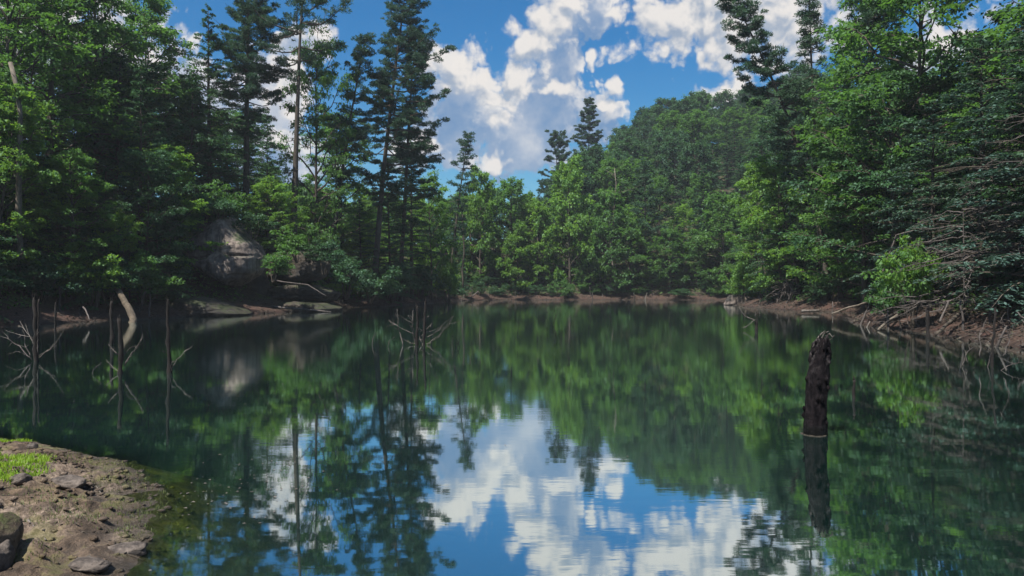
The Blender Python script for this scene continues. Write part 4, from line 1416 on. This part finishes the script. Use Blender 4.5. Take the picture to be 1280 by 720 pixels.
for k, (st, Yk, lab) in enumerate([
    ([([(472, 417), (466, 425), (465, 434)], .022)], 28.5, 'single curved twig in the water farthest left of the pale tangle'),
    ([([(492, 424), (486, 429), (484, 437)], .018)], 27.6, 'short hooked twig just left of the pale tangle'),
    ([([(566, 421), (567, 436)], .022)], 27.2, 'straight dark twig upright in the water right of the pale tangle'),
    ([([(569, 422), (573, 430), (575, 437)], .016), ([(577, 420), (574, 429), (570, 437)], .016)], 27.0, 'two crossed dark twigs in the water right of the pale tangle'),
    ([([(693, 384), (694, 396), (693, 408)], .030), ([(697, 392), (694, 402)], .02), ([(683, 390), (684, 405)], .022), ([(690, 398), (692, 407)], .018)], 43, 'small group of dark twigs standing in the middle of the far water'),
    ([([(1277, 455), (1265, 457), (1248, 466)], .018), ([(1262, 470), (1248, 466)], .014)], 19.6, 'forked twig lying at the surface by the right edge')]):
    stick_thing('drowned_twig', st, Yk, lab, 'twig', m='dead_twig' if k < 2 or k == 5 else 'wet_wood', seed=20 + k, spread=.1)
stick_thing('drowned_post', [], 32.5, 'straight reddish dark post before the right mud bank', 'post', posts=[(1161, 424, 1160, 386, .11, .08)], seed=31)
stick_thing('drowned_tree', [
    ([(1239, 399), (1232, 412), (1226, 426), (1225, 450)], .026), ([(1224, 436), (1210, 444), (1204, 460)], .020), ([(1232, 434), (1236, 447), (1234, 462)], .026),
    ([(1252, 401), (1258, 412), (1262, 428), (1254, 447)], .026), ([(1222, 427), (1232, 431), (1241, 436)], .014), ([(1214, 440), (1210, 455)], .014), ([(1263, 392), (1256, 398), (1250, 404)], .014)],
    20.5, 'branched drowned stem with arching twigs near the right edge', 'dead tree', m='dead_twig', posts=[(1239, 460, 1244, 388, .045, .035)], seed=32)
stick_thing('drowned_post', [([(924, 386), (930, 396), (944, 403)], .05), ([(948, 384), (944, 398)], .04), ([(930, 411), (944, 402)], .03)], 38, 'short dark post with a white forked twig off the tip of the right shore', 'post', posts=[(946, 415, 945, 404, .11, .10)], seed=33)
# logs and twigs on the right shore
def log(name, pts_px, Ys, r0, r1, label, m='bark', seed=0, cat='log', group=None):
    rng = np.random.default_rng(seed + 1300)
    w = []
    for (a, b), Yk in zip(pts_px, Ys): w.append(P(a, b, Yk))
    w = np.array(w)
    pp = np.vstack([wiggle(rng, w[i], w[i + 1], 7, .05)[:-1] for i in range(len(w) - 1)] + [w[-1:]])
    o_ = pp[0].copy()
    g_ = Geo(); tube(g_, pp - o_, np.linspace(r0, r1, len(pp)), 9, .12, rng)
    return tag(link(name, g_.mesh(name, M[m], True), None, o_), label, cat, group)


log('leaning_tree', [(144, 360), (149, 367), (154, 376), (161, 387), (167, 402), (163, 412)], [52, 49.5, 48.5, 47.5, 46.5, 46], .16, .24, 'pale curved tree trunk bending down to the water on the left bank', 'log_bark', 1, 'tree trunk')
log('log', [(1135, 392), (1112, 402), (1098, 414)], [42, 39.5, 37.5], .09, .06, 'thin log lying down the mud of the right shore towards the water', 'pale_bark', 2)
log('log', [(1207, 388), (1188, 404), (1170, 420)], [35, 33, 31], .09, .06, 'dark log slanting down the right mud bank behind the reddish post', 'bark', 3)
log('log', [(1116, 369), (1080, 381), (1040, 394)], [52, 50, 48], .10, .05, 'long thin log propped above the water at the start of the right mud bank', 'pale_bark', 4)
log('driftwood', [(1186, 378), (1180, 392), (1175, 404)], [34, 33.5, 33], .03, .05, 'thin upright dead branch stuck in the right mud bank', 'dead_twig', 5, 'branch')
log('log', [(1002, 391), (1024, 390)], [62, 62], .12, .10, 'short pale log floating at the tip of the right mud bank', 'grey_wood', 6)
log('driftwood', [(1295, 408), (1276, 398), (1272, 392)], [26, 26, 26], .05, .02, 'white broken branch on the right bank at the edge of the picture', 'grey_wood', 7, 'branch')
log('driftwood', [(1100, 350), (1120, 296), (1165, 282)], [47, 46.5, 46], .07, .03, 'bare grey bough crossing the dark wood of the right shore', 'dead_twig', 8, 'branch')
log('driftwood', [(320, 384), (372, 388), (414, 392)], [65, 65, 65], .12, .06, 'long grey branch lying along the dark rock ledge', 'dead_twig', 9, 'branch')
log('driftwood', [(340, 352), (385, 358), (408, 372)], [66.5, 66, 65.5], .07, .03, 'grey branch drooping over the dark rock ledge', 'dead_twig', 10, 'branch')
log('driftwood', [(598, 366), (588, 374)], [126, 125], .10, .06, 'short white branch on the left end of the far shore', 'grey_wood', 11, 'branch')
log('driftwood', [(104, 386), (112, 402)], [44, 42.5], .05, .03, 'small forked dead branch on the left mud bank', 'dead_twig', 12, 'branch')
# upturned root tangle on the right shore
rng = np.random.default_rng(5)
g = Geo()
c0 = P(983, 362, 76)
for i in range(80):
    a = rng.uniform(-2.6, -.4) if i % 3 else rng.uniform(0, 6.28)
    L = rng.uniform(.7, 2.3)
    e_ = np.array([cos(a) * L * 1.1, rng.uniform(-1.6, .8), sin(a) * L * .8])
    e_[2] = max(e_[2], -c0[2] - .1)
    tube(g, wiggle(rng, rng.normal(0, .25, 3), e_, 7, .3), np.linspace(.045, .010, 7), 5, cap=False)
tag(link('root_tangle', g.mesh('root_tangle', M['dead_twig'], True), None, c0), 'upturned tangle of pale roots hanging at the tip of the right shore', 'roots')

# stubs of dead stems along the shores
rng = np.random.default_rng(8)
gS = []
for k in range(6):
    g = Geo(); hh = rng.uniform(.5, 1.6)
    tube(g, wiggle(rng, [0, 0, -.3], [rng.normal(0, .15), rng.normal(0, .15), hh], 6, .15), np.linspace(.07, .03, 6), 6, .15, rng)
    if k % 2: tube(g, wiggle(rng, [0, 0, hh * .5], [rng.normal(0, .4), rng.normal(0, .3), hh * .9], 4, .2), np.linspace(.03, .012, 4), 4)
    gS.append(g.mesh('dead_stem', M['dead_twig' if k % 2 else 'grey_wood'], True))
first = {}
def stem_at(x, y, label, group):
    k = int(rng.integers(0, 6))
    if k not in first:
        o = link('dead_sapling', gS[k]); first[k] = o
    else:
        o = first[k].copy(); COL.objects.link(o)
    o.location = (x, y, max(tz(x, y), -.3)); o.rotation_euler = (rng.normal(0, .15), rng.normal(0, .15), rng.uniform(0, 6.28))
    s = rng.uniform(.7, 1.3); o.scale = (s, s, s)
    tag(o, label, 'dead stem', group)
xs_ = rng.uniform(-34, 40, 2600); ys_ = rng.uniform(24, 133, 2600); ds_ = shore_sd(xs_, ys_)
nst = 0
for x, y, d in zip(xs_, ys_, ds_):
    if -1.2 < d < 2.2 and nst < 60:
        p_ = 640 + x / y * F
        if not -20 < p_ < 1300 or 215 < p_ < 420 and y < 80: continue
        nst += 1
        sd_ = 'left bank' if x < -8 and y < 112 else ('right shore' if x > 14 and y < 118 else 'far shore')
        stem_at(x, y, f'short dead stem sticking up from the mud of the {sd_}', f'dead stems along the {sd_}')


# ------------------------------------------------------------------ the big rotten stump in the water
def big_stump():
    rng = np.random.default_rng(3)
    Y = 11.06
    b0 = P(1018, 545, Y)
    top = P(1026, 424, Y)
    n, sd_ = 90, 56
    t_ = np.linspace(0, 1, n)
    H = top[2] + .7
    zz = -.7 + H * t_
    cx = np.interp(t_, [0, .33, .6, .85, 1], [0, 0.005, .03, .075, .135])
    rad = np.interp(t_, [0, .30, .55, .75, .88, .95, 1], [.168, .165, .155, .150, .132, .10, .07])
    ang = np.arange(sd_) * 2 * pi / sd_
    A_, Z_ = np.meshgrid(ang, zz)
    RR = np.repeat(rad[:, None], sd_, 1)
    ux, uy = np.cos(A_), np.sin(A_)
    q = np.stack([ux * 1.1, uy * 1.1, Z_ * 2.4], -1)
    n1 = fbm(q * 2.2 + 5, 4, .6)
    n2 = fbm(np.stack([ux * 5, uy * 5, Z_ * 9], -1) + 2, 3, .6)
    ridg = np.abs(fbm(np.stack([ux * 3.2, uy * 3.2, Z_ * 2.2], -1) + 11, 3)) 
    rot = sm(Z_ / top[2], .62, .95)
    RR = RR * (1 + .12 * n1 + .09 * n2 + .22 * ridg - .04) * (1 + rot * (.45 * n2 + .25 * n1))
    top_cut = 0.10 * fbm(np.stack([ux * 2, uy * 2, ux * 0 + 3], -1), 3)
    Zc = Z_ + top_cut * (t_[:, None] ** 6) * 2.0
    V_ = np.stack([cx[:, None] + RR * ux, RR * uy * .95, Zc], -1)
    g_ = Geo()
    idx = np.arange(n * sd_).reshape(n, sd_)
    f = np.stack([idx[:-1], np.roll(idx[:-1], -1, 1), np.roll(idx[1:], -1, 1), idx[1:]], -1)
    g_.quads(V_, f)
    g_.v.append(np.array([[cx[-1], 0, top[2] - .06]])); k = np.arange(sd_); k2 = (k + 1) % sd_
    g_.f3.append(np.stack([idx[-1][k], idx[-1][k2], np.full(sd_, g_.n)], -1)); g_.n += 1
    e = bpy.data.objects.new('tree_stump', None); COL.objects.link(e); e.location = (b0[0], Y, 0)
    link('stem', g_.mesh('stem', M['stump'], True), e)
    gr = Geo()
    th = np.linspace(0, 2 * pi, 49)
    rr_ = np.interp(.7 / H, t_, rad) * 1.06 * (1 + .05 * np.sin(th * 3) + .04 * np.sin(th * 7 + 1))
    ringp = np.stack([np.cos(th) * rr_, np.sin(th) * rr_ * .95, np.full(49, .004)], -1)
    tube(gr, ringp, .004 + .004 * np.sin(th * 5) ** 2, 6, .2, rng, cap=False)
    link('scum_ring', gr.mesh('scum_ring', M['bark'], True), e)
    # loose bark flakes and knobs
    for i in range(26):
        a = rng.uniform(0, 6.28); z = rng.uniform(.05, top[2] * .97)
        tt = (z + .7) / H
        r = np.interp(tt, t_, rad); cxx = np.interp(tt, t_, cx)
        s_ = rng.uniform(.02, .05)
        c = np.array([cxx + r * cos(a) * 1.02, r * sin(a), z])
        gk = Geo()
        vv = rnd_dirs(rng, 1)
        pts = [c - np.array([0, 0, s_ * 1.4]), c + np.array([cos(a), sin(a), 0]) * s_ * .5, c + np.array([cos(a) * s_ * .3, sin(a) * s_ * .3, s_ * 1.5])]
        tube(gk, pts, [s_ * .35, s_ * .8, s_ * .2], 6, .3, rng)
        link('bark_flake', gk.mesh('bark_flake', M['stump'], False), e)
    # pale splinters curling from the broken top
    for k, (pp, r) in enumerate([([(1022, 425), (1027, 419), (1031, 416), (1034, 421)], .012), ([(1028, 432), (1032, 424), (1037, 419), (1041, 424)], .015),
                    ([(1016, 436), (1021, 427), (1025, 423)], .012), ([(1025, 430), (1030, 419), (1036, 416)], .012), ([(1033, 428), (1039, 426), (1043, 421)], .010)]):
        w = np.array([P(a, b, Y + rng.normal(0, .04)) for a, b in pp]) - np.array([b0[0], Y, 0])
        gk = Geo(); tube(gk, w, np.linspace(r, r * .5, len(w)), 6, .2, rng)
        link('splinter', gk.mesh('splinter', M['grey_wood'], True), e)
    tag(e, 'thick rotten black stump with a ragged top standing in the water on the right', 'tree stump')


big_stump()
stick_thing('drowned_post', [], 14.7, 'small dark stub poking out of the water right of the thick stump', 'post', posts=[(1067, 500, 1068, 477, .045, .03)], seed=41)


# ------------------------------------------------------------------ stones, clods, twigs and grass on the near bank
def stone(name, px, py, Y, sx, sy, sz, m, label, seed, rotz=0., cat='rock', dz=0., rough=.22):
    n, mseg = 26, 40
    ph = np.linspace(0, pi, n + 2)[1:-1]; th = np.arange(mseg) * 2 * pi / mseg
    PH, TH = np.meshgrid(ph, th, indexing='ij')
    d = np.stack([np.sin(PH) * np.cos(TH), np.sin(PH) * np.sin(TH), np.cos(PH)], -1)
    d2 = np.sign(d) * np.abs(d) ** .8
    r = 1 + rough * fbm(d * 1.3 + seed * 3.1, 4, .55) * 1.6 + .06 * fbm(d * 6 + seed, 3)
    # planed faces
    rngs = np.random.default_rng(seed)
    for k in range(7):
        nn = rnd_dirs(rngs, 1)[0]; c = rngs.uniform(.62, .85)
        dot = (d2 * r[..., None]) @ nn
        d2 = d2 - np.where(dot > c, (dot - c) * .85, 0)[..., None] * nn
    V_ = d2 * r[..., None] * np.array([sx, sy, sz])
    x = at_px(px, Y)
    V_ = V_.reshape(-1, 3)
    g_ = Geo(); idx = np.arange(n * mseg).reshape(n, mseg)
    f = np.stack([idx[:-1], idx[1:], np.roll(idx[1:], -1, 1), np.roll(idx[:-1], -1, 1)], -1)
    g_.quads(V_, f)
    tp_ = V_[:mseg].mean(0); bt = V_[-mseg:].mean(0)
    g_.v.append(np.array([tp_, bt])); k = np.arange(mseg); k2 = (k + 1) % mseg
    g_.f3.append(np.stack([np.full(mseg, g_.n), idx[0][k], idx[0][k2]], -1))
    g_.f3.append(np.stack([np.full(mseg, g_.n + 1), idx[-1][k2], idx[-1][k]], -1)); g_.n += 2
    o = link(name, g_.mesh(name, M[m], True), None, (x, Y, bz(x, Y) + dz))
    o.rotation_euler = (0, 0, rotz)
    return tag(o, label, cat)


def yb(px, py):
    """depth at which the bank surface is seen at a pixel"""
    best, by_ = 9, None
    for Yk in np.arange(4.5, 12, .05):
        x = at_px(px, Yk)
        dz_ = abs(bz(x, Yk) - P(px, py, Yk)[2])
        if dz_ < best: best, by_ = dz_, Yk
    return by_


def yb_v(px, py):
    Ys_ = np.arange(4.8, 11.5, .03)
    zz = bank_z(at_px(px, Ys_), Ys_)
    return float(Ys_[np.argmin(np.abs(zz - (CAM_Z - (py - HOR) / F * Ys_)))])


Y1 = yb_v(5, 700)
stone('rock', -6, 694, Y1, .15, .30, .27, 'corner_stone', 'big brown rock at the left edge of the near bank', 3, .3, dz=.10)
Y1 = yb_v(0, 716)
stone('rock', -4, 716, Y1, .10, .16, .13, 'stone', 'smaller grey rock in the lower left corner in front of the big one', 4, .3, dz=.08)
Y1 = yb_v(84, 612)
stone('rock', 85, 610, Y1, .23, .14, .085, 'stone', 'dark angular rock lying on the mud below the grass', 5, -.25, dz=.03)
Y1 = yb_v(22, 604)
stone('rock', 22, 600, Y1, .11, .10, .07, 'stone', 'small dark rock at the lower edge of the grass', 6, .2, dz=.02)
Y1 = yb_v(155, 690)
stone('rock', 158, 684, Y1, .15, .14, .05, 'stone', 'flat grey rock at the water edge of the near bank', 7, .4, dz=.01)
Y1 = yb_v(110, 708)
stone('rock', 112, 706, Y1, .15, .14, .045, 'stone', 'wide flat rock half sunk in the mud in front of the flat grey one', 8, .1, dz=.0)
Y1 = yb_v(38, 563)
stone('rock', 40, 560, Y1, .06, .05, .045, 'stone', 'little knob of rock on the crest of the near bank', 9, .2, dz=.02)
# pebbles and clods: more than anyone would count, small
rng = np.random.default_rng(31)
g = Geo()
oct_v = np.array([[1, 0, 0], [0, 1, 0], [-1, 0, 0], [0, -1, 0], [0, 0, 1], [0, 0, -1], [.7, .7, .5], [-.6, .7, .5], [-.7, -.6, .5], [.6, -.7, .5]], float)
oct_f = np.array([[0, 6, 9], [0, 1, 6], [1, 7, 6], [1, 2, 7], [2, 8, 7], [2, 3, 8], [3, 9, 8], [3, 0, 9], [6, 7, 4], [7, 8, 4], [8, 9, 4], [9, 6, 4], [1, 0, 5], [2, 1, 5], [3, 2, 5], [0, 3, 5]])
px_ = rng.uniform(-9.5, -2.4, 22000); py_ = rng.uniform(4.9, 11.3, 22000)
dd = shore_sd(px_, py_)
keep = (dd > -.25) & (rng.random(22000) < .25 + .9 * sm(fb2(px_, py_, 1.4, 3), .0, .5))
px_, py_ = px_[keep], py_[keep]
zz_ = bank_z(px_, py_)
for x, y, z in zip(px_, py_, zz_):
    s = .004 + .045 * rng.random() ** 6
    a = rng.uniform(0, 6.28); ca, sa = cos(a), sin(a)
    v = oct_v * np.array([1, rng.uniform(.6, 1), rng.uniform(.4, .8)]) * s * rng.uniform(.8, 1.2, (10, 1))
    v = np.stack([v[:, 0] * ca - v[:, 1] * sa, v[:, 0] * sa + v[:, 1] * ca, v[:, 2]], -1) + [x, y, z + s * .2]
    g.tris(v, oct_f)
tag(link('gravel', g.mesh('gravel', M['bank'], False)), 'loose clods and pebbles scattered over the near mud bank', 'gravel', kind='stuff')


def blades(name, cnt, region, h, m, label, seed, w=.006, patchy=None):
    rng = np.random.default_rng(seed)
    x0, x1, y0, y1 = region
    x = rng.uniform(x0, x1, cnt * 3); y = rng.uniform(y0, y1, cnt * 3)
    ok = patchy(x, y) > rng.random(cnt * 3)
    x, y = x[ok][:cnt], y[ok][:cnt]
    n = len(x)
    z = bank_z(x, y)
    a = rng.uniform(0, 6.28, n); hh = h * rng.uniform(.5, 1.3, n); ln = rng.normal(0, .35, (n, 2)) * hh[:, None]
    b = np.stack([x, y, z - .005], -1)
    s = np.stack([np.cos(a), np.sin(a), 0 * a], -1) * w
    mid = b + np.stack([ln[:, 0] * .35, ln[:, 1] * .35, hh * .6], -1)
    tip = b + np.stack([ln[:, 0], ln[:, 1], hh], -1)
    V_ = np.stack([b - s, b + s, mid + s * .7, mid - s * .7], 1).reshape(-1, 3)
    g_ = Geo()
    g_.quads(V_, np.arange(4 * n).reshape(n, 4), rng.uniform(0, 1, n))
    V2 = np.stack([mid - s * .7, mid + s * .7, tip + s * .08, tip - s * .08], 1).reshape(-1, 3)
    g_.quads(V2, np.arange(4 * n).reshape(n, 4), rng.uniform(.3, 1, n))
    return tag(link(name, g_.mesh(name, M[m], False, True)), label, 'grass', kind='stuff')


# where the grass grows in the photograph (centres on the bank surface)
def patch_at(specs):
    cs = []
    for (px, py, rx, ry) in specs:
        Yk = yb_v(px, py); cs.append((at_px(px, Yk), Yk, rx, ry))
    def f(x, y):
        r = np.zeros_like(x)
        for (cx, cy_, rx, ry) in cs:
            dd_ = ((x - cx) / rx) ** 2 + ((y - cy_) / ry) ** 2
            r = np.maximum(r, 1 - sm(dd_ + .5 * fb2(x, y, 2.5, 3), .45, 1.1))
        return r
    return f


blades('grass', 22000, (-9.5, -5.0, 6.6, 11), .055, 'grass', 'bright green grass tuft on top of the near mud bank', 51, .0055,
       patch_at([(5, 582, .42, .6), (22, 588, .36, .22), (-30, 580, .8, .8), (0, 557, .5, .25), (48, 599, .16, .10)]))
blades('sparse_grass', 9000, (-9, -2.8, 5.2, 11), .035, 'dry_grass', 'thin olive grass along the rim of the near mud bank', 52, .004,
       patch_at([(175, 640, .35, .8), (160, 605, .5, .5), (110, 580, .8, .3), (60, 620, .5, .3), (190, 660, .3, .5), (75, 650, .5, .3), (30, 690, .3, .2)]))

log('twig', [(35, 652), (44, 662), (57, 677)], [yb_v(35, 652) - .02, yb_v(44, 662) - .03, yb_v(57, 677) - .02], .009, .006, 'pale bent twig lying on the near mud bank', 'grey_wood', 40, 'twig')
log('twig', [(120, 610), (128, 622)], [yb_v(120, 610) - .02, yb_v(128, 622) - .02], .007, .005, 'tiny pale twig near the middle of the mud bank', 'grey_wood', 41, 'twig')

# fallen leaves, twigs and root ends pressed into the mud
rng = np.random.default_rng(71)
lx = rng.uniform(-9, -2.6, 1500); ly = rng.uniform(4.9, 11, 1500)
k_ = shore_sd(lx, ly) > .05
lx, ly = lx[k_][:700], ly[k_][:700]
lz = bank_z(lx, ly)
n = len(lx)
g = Geo()
d_ = rnd_dirs(rng, n); d_[:, 2] *= .25
ln = rng.uniform(.015, .05, n)
leaves(g, np.stack([lx, ly, lz + .008], -1), d_, np.array([0, 0, 1.0]) + rng.normal(0, .35, (n, 3)), ln, ln * .6)
for i_ in range(0, n, 6):
    p0 = np.array([lx[i_], ly[i_], lz[i_] + .006]); a = rng.uniform(0, 6.28); L = rng.uniform(.04, .22)
    p1 = p0 + np.array([cos(a) * L, sin(a) * L, rng.uniform(0, .02)]); p1[2] = bz(p1[0], p1[1]) + .006
    tube(g, wiggle(rng, p0, p1, 5, .12), np.linspace(.004, .0015, 5), 4, cap=False)
tag(link('leaf_litter', g.mesh('leaf_litter', M['bark'])), 'dead leaves and fine twigs scattered over the near mud bank', 'litter', kind='stuff')

# floating flecks and scum near the bank
rng = np.random.default_rng(61)
g = Geo()
n = 260
fx = np.concatenate([rng.normal(-3.0, .55, 150), rng.uniform(-9, 3, 110)]); fy = np.concatenate([rng.normal(8.0, .9, 150), rng.uniform(9, 24, 110)])
ok = shore_sd(fx, fy) < -.1
fx, fy = fx[ok], fy[ok]
n = len(fx)
d_ = rnd_dirs(rng, n); d_[:, 2] = 0
nr = np.tile([[0, 0, 1.0]], (n, 1))
ln = rng.uniform(.012, .05, n)
leaves(g, np.stack([fx, fy, np.full(n, .006)], -1), d_, nr, ln, ln * .6, rng.uniform(0, 1, n))
tag(link('floating_leaves', g.mesh('floating_leaves', M['grey_wood'], False)), 'pale flecks of leaf floating near the mud bank', 'leaves', kind='stuff')

# ------------------------------------------------------------------ labels of the many: say which landmark each one stands by
def finish_labels():
    marks = [(8, 40, 'the bare grey snag'), (95, 46, 'the pyramid-shaped hemlock'), (160, 46, 'the pale curved trunk'), (280, 62, 'the overhanging boulder'),
             (366, 76, 'the slim bare-trunked pine'), (468, 84, 'the tallest pine'), (560, 118, 'the small leaning pine'), (712, 133, 'the light green far tree'),
             (808, 134, 'the pale-green pine'), (880, 134, 'the dark far conifer'), (735, 196, 'the cone-shaped pine'), (769, 131, 'the thin pale dead trunk'),
             (640, 136, 'the gap with blue sky'), (925, 90, 'the flat rock at the tip'), (985, 72, 'the root tangle'), (1050, 60, 'the propped long log'), (1140, 36, 'the brightest bush'),
             (1160, 33, 'the reddish post'), (1240, 24, 'the arching drowned twigs'), (43, 36, 'the leftmost drowned stem')]
    by = {}
    for o in list(C.objects):
        if o.parent is None and o.get('group') and o.get('label'):
            by.setdefault(o['label'], []).append(o)
    heads = {}
    for lab, os_ in by.items():
        if len(os_) < 2: continue
        head = lab
        for cut in (' in the ', ' on the ', ' deeper ', ' behind ', ' among ', ' above ', ' sticking ', ' sweeping '): head = head.split(cut)[0]
        heads.setdefault(head, []).extend(os_)
    words = ['nearest', 'second nearest', 'third nearest', 'fourth nearest', 'fifth nearest', 'sixth nearest', 'seventh nearest', 'eighth nearest',
             'ninth nearest', 'tenth nearest', 'eleventh nearest', 'twelfth nearest', 'thirteenth nearest', 'fourteenth nearest']
    for head, os_ in heads.items():
        sub = {}
        for o in os_:
            x, y = o.location.x, o.location.y
            px = 640 + x / y * F
            best = min(marks, key=lambda m_: abs(px - m_[0]) + abs(y - m_[1]) * 1.6)
            dxp, dyp = px - best[0], y - best[1]
            if abs(dxp) < 14: rel = 'behind' if dyp > 0 else 'in front of'
            else:
                rel = ('right of ' if dxp > 0 else 'left of ')
                rel = ('close ' if abs(dxp) < 45 else 'well ') + rel.strip()
            sub.setdefault((rel, best[2]), []).append(o)
        for (rel, mk), l2 in sub.items():
            l2.sort(key=lambda o: o.location.y)
            n2 = len(l2)
            for i, o in enumerate(l2):
                w = '' if n2 == 1 else ('farthest ' if i == n2 - 1 else words[min(i, 13)] + ' ')
                o['label'] = f'{w}{head} {rel} {mk}'


finish_labels()

# ------------------------------------------------------------------ thin summer haze
HAZE = 0.00032
if HAZE > 0:
    g = Geo()
    x0, x1, y0, y1, z0, z1 = -760, 760, -200, 1160, -4.5, 95
    v = np.array([[x0, y0, z0], [x1, y0, z0], [x1, y1, z0], [x0, y1, z0], [x0, y0, z1], [x1, y0, z1], [x1, y1, z1], [x0, y1, z1]], float)
    g.quads(v, [[0, 3, 2, 1], [4, 5, 6, 7], [0, 1, 5, 4], [1, 2, 6, 5], [2, 3, 7, 6], [3, 0, 4, 7]])
    m, q, out = mat('thin_haze')
    pv = q.node('ShaderNodeVolumePrincipled')
    q.put(pv.inputs['Color'], (.80, .88, 1.0, 1)); q.put(pv.inputs['Density'], HAZE); q.put(pv.inputs['Anisotropy'], .2)
    q.l.new(pv.outputs[0], out.inputs['Volume'])
    tag(link('haze', g.mesh('haze', m)), 'thin blue summer haze over the lake and hills', kind='stuff')
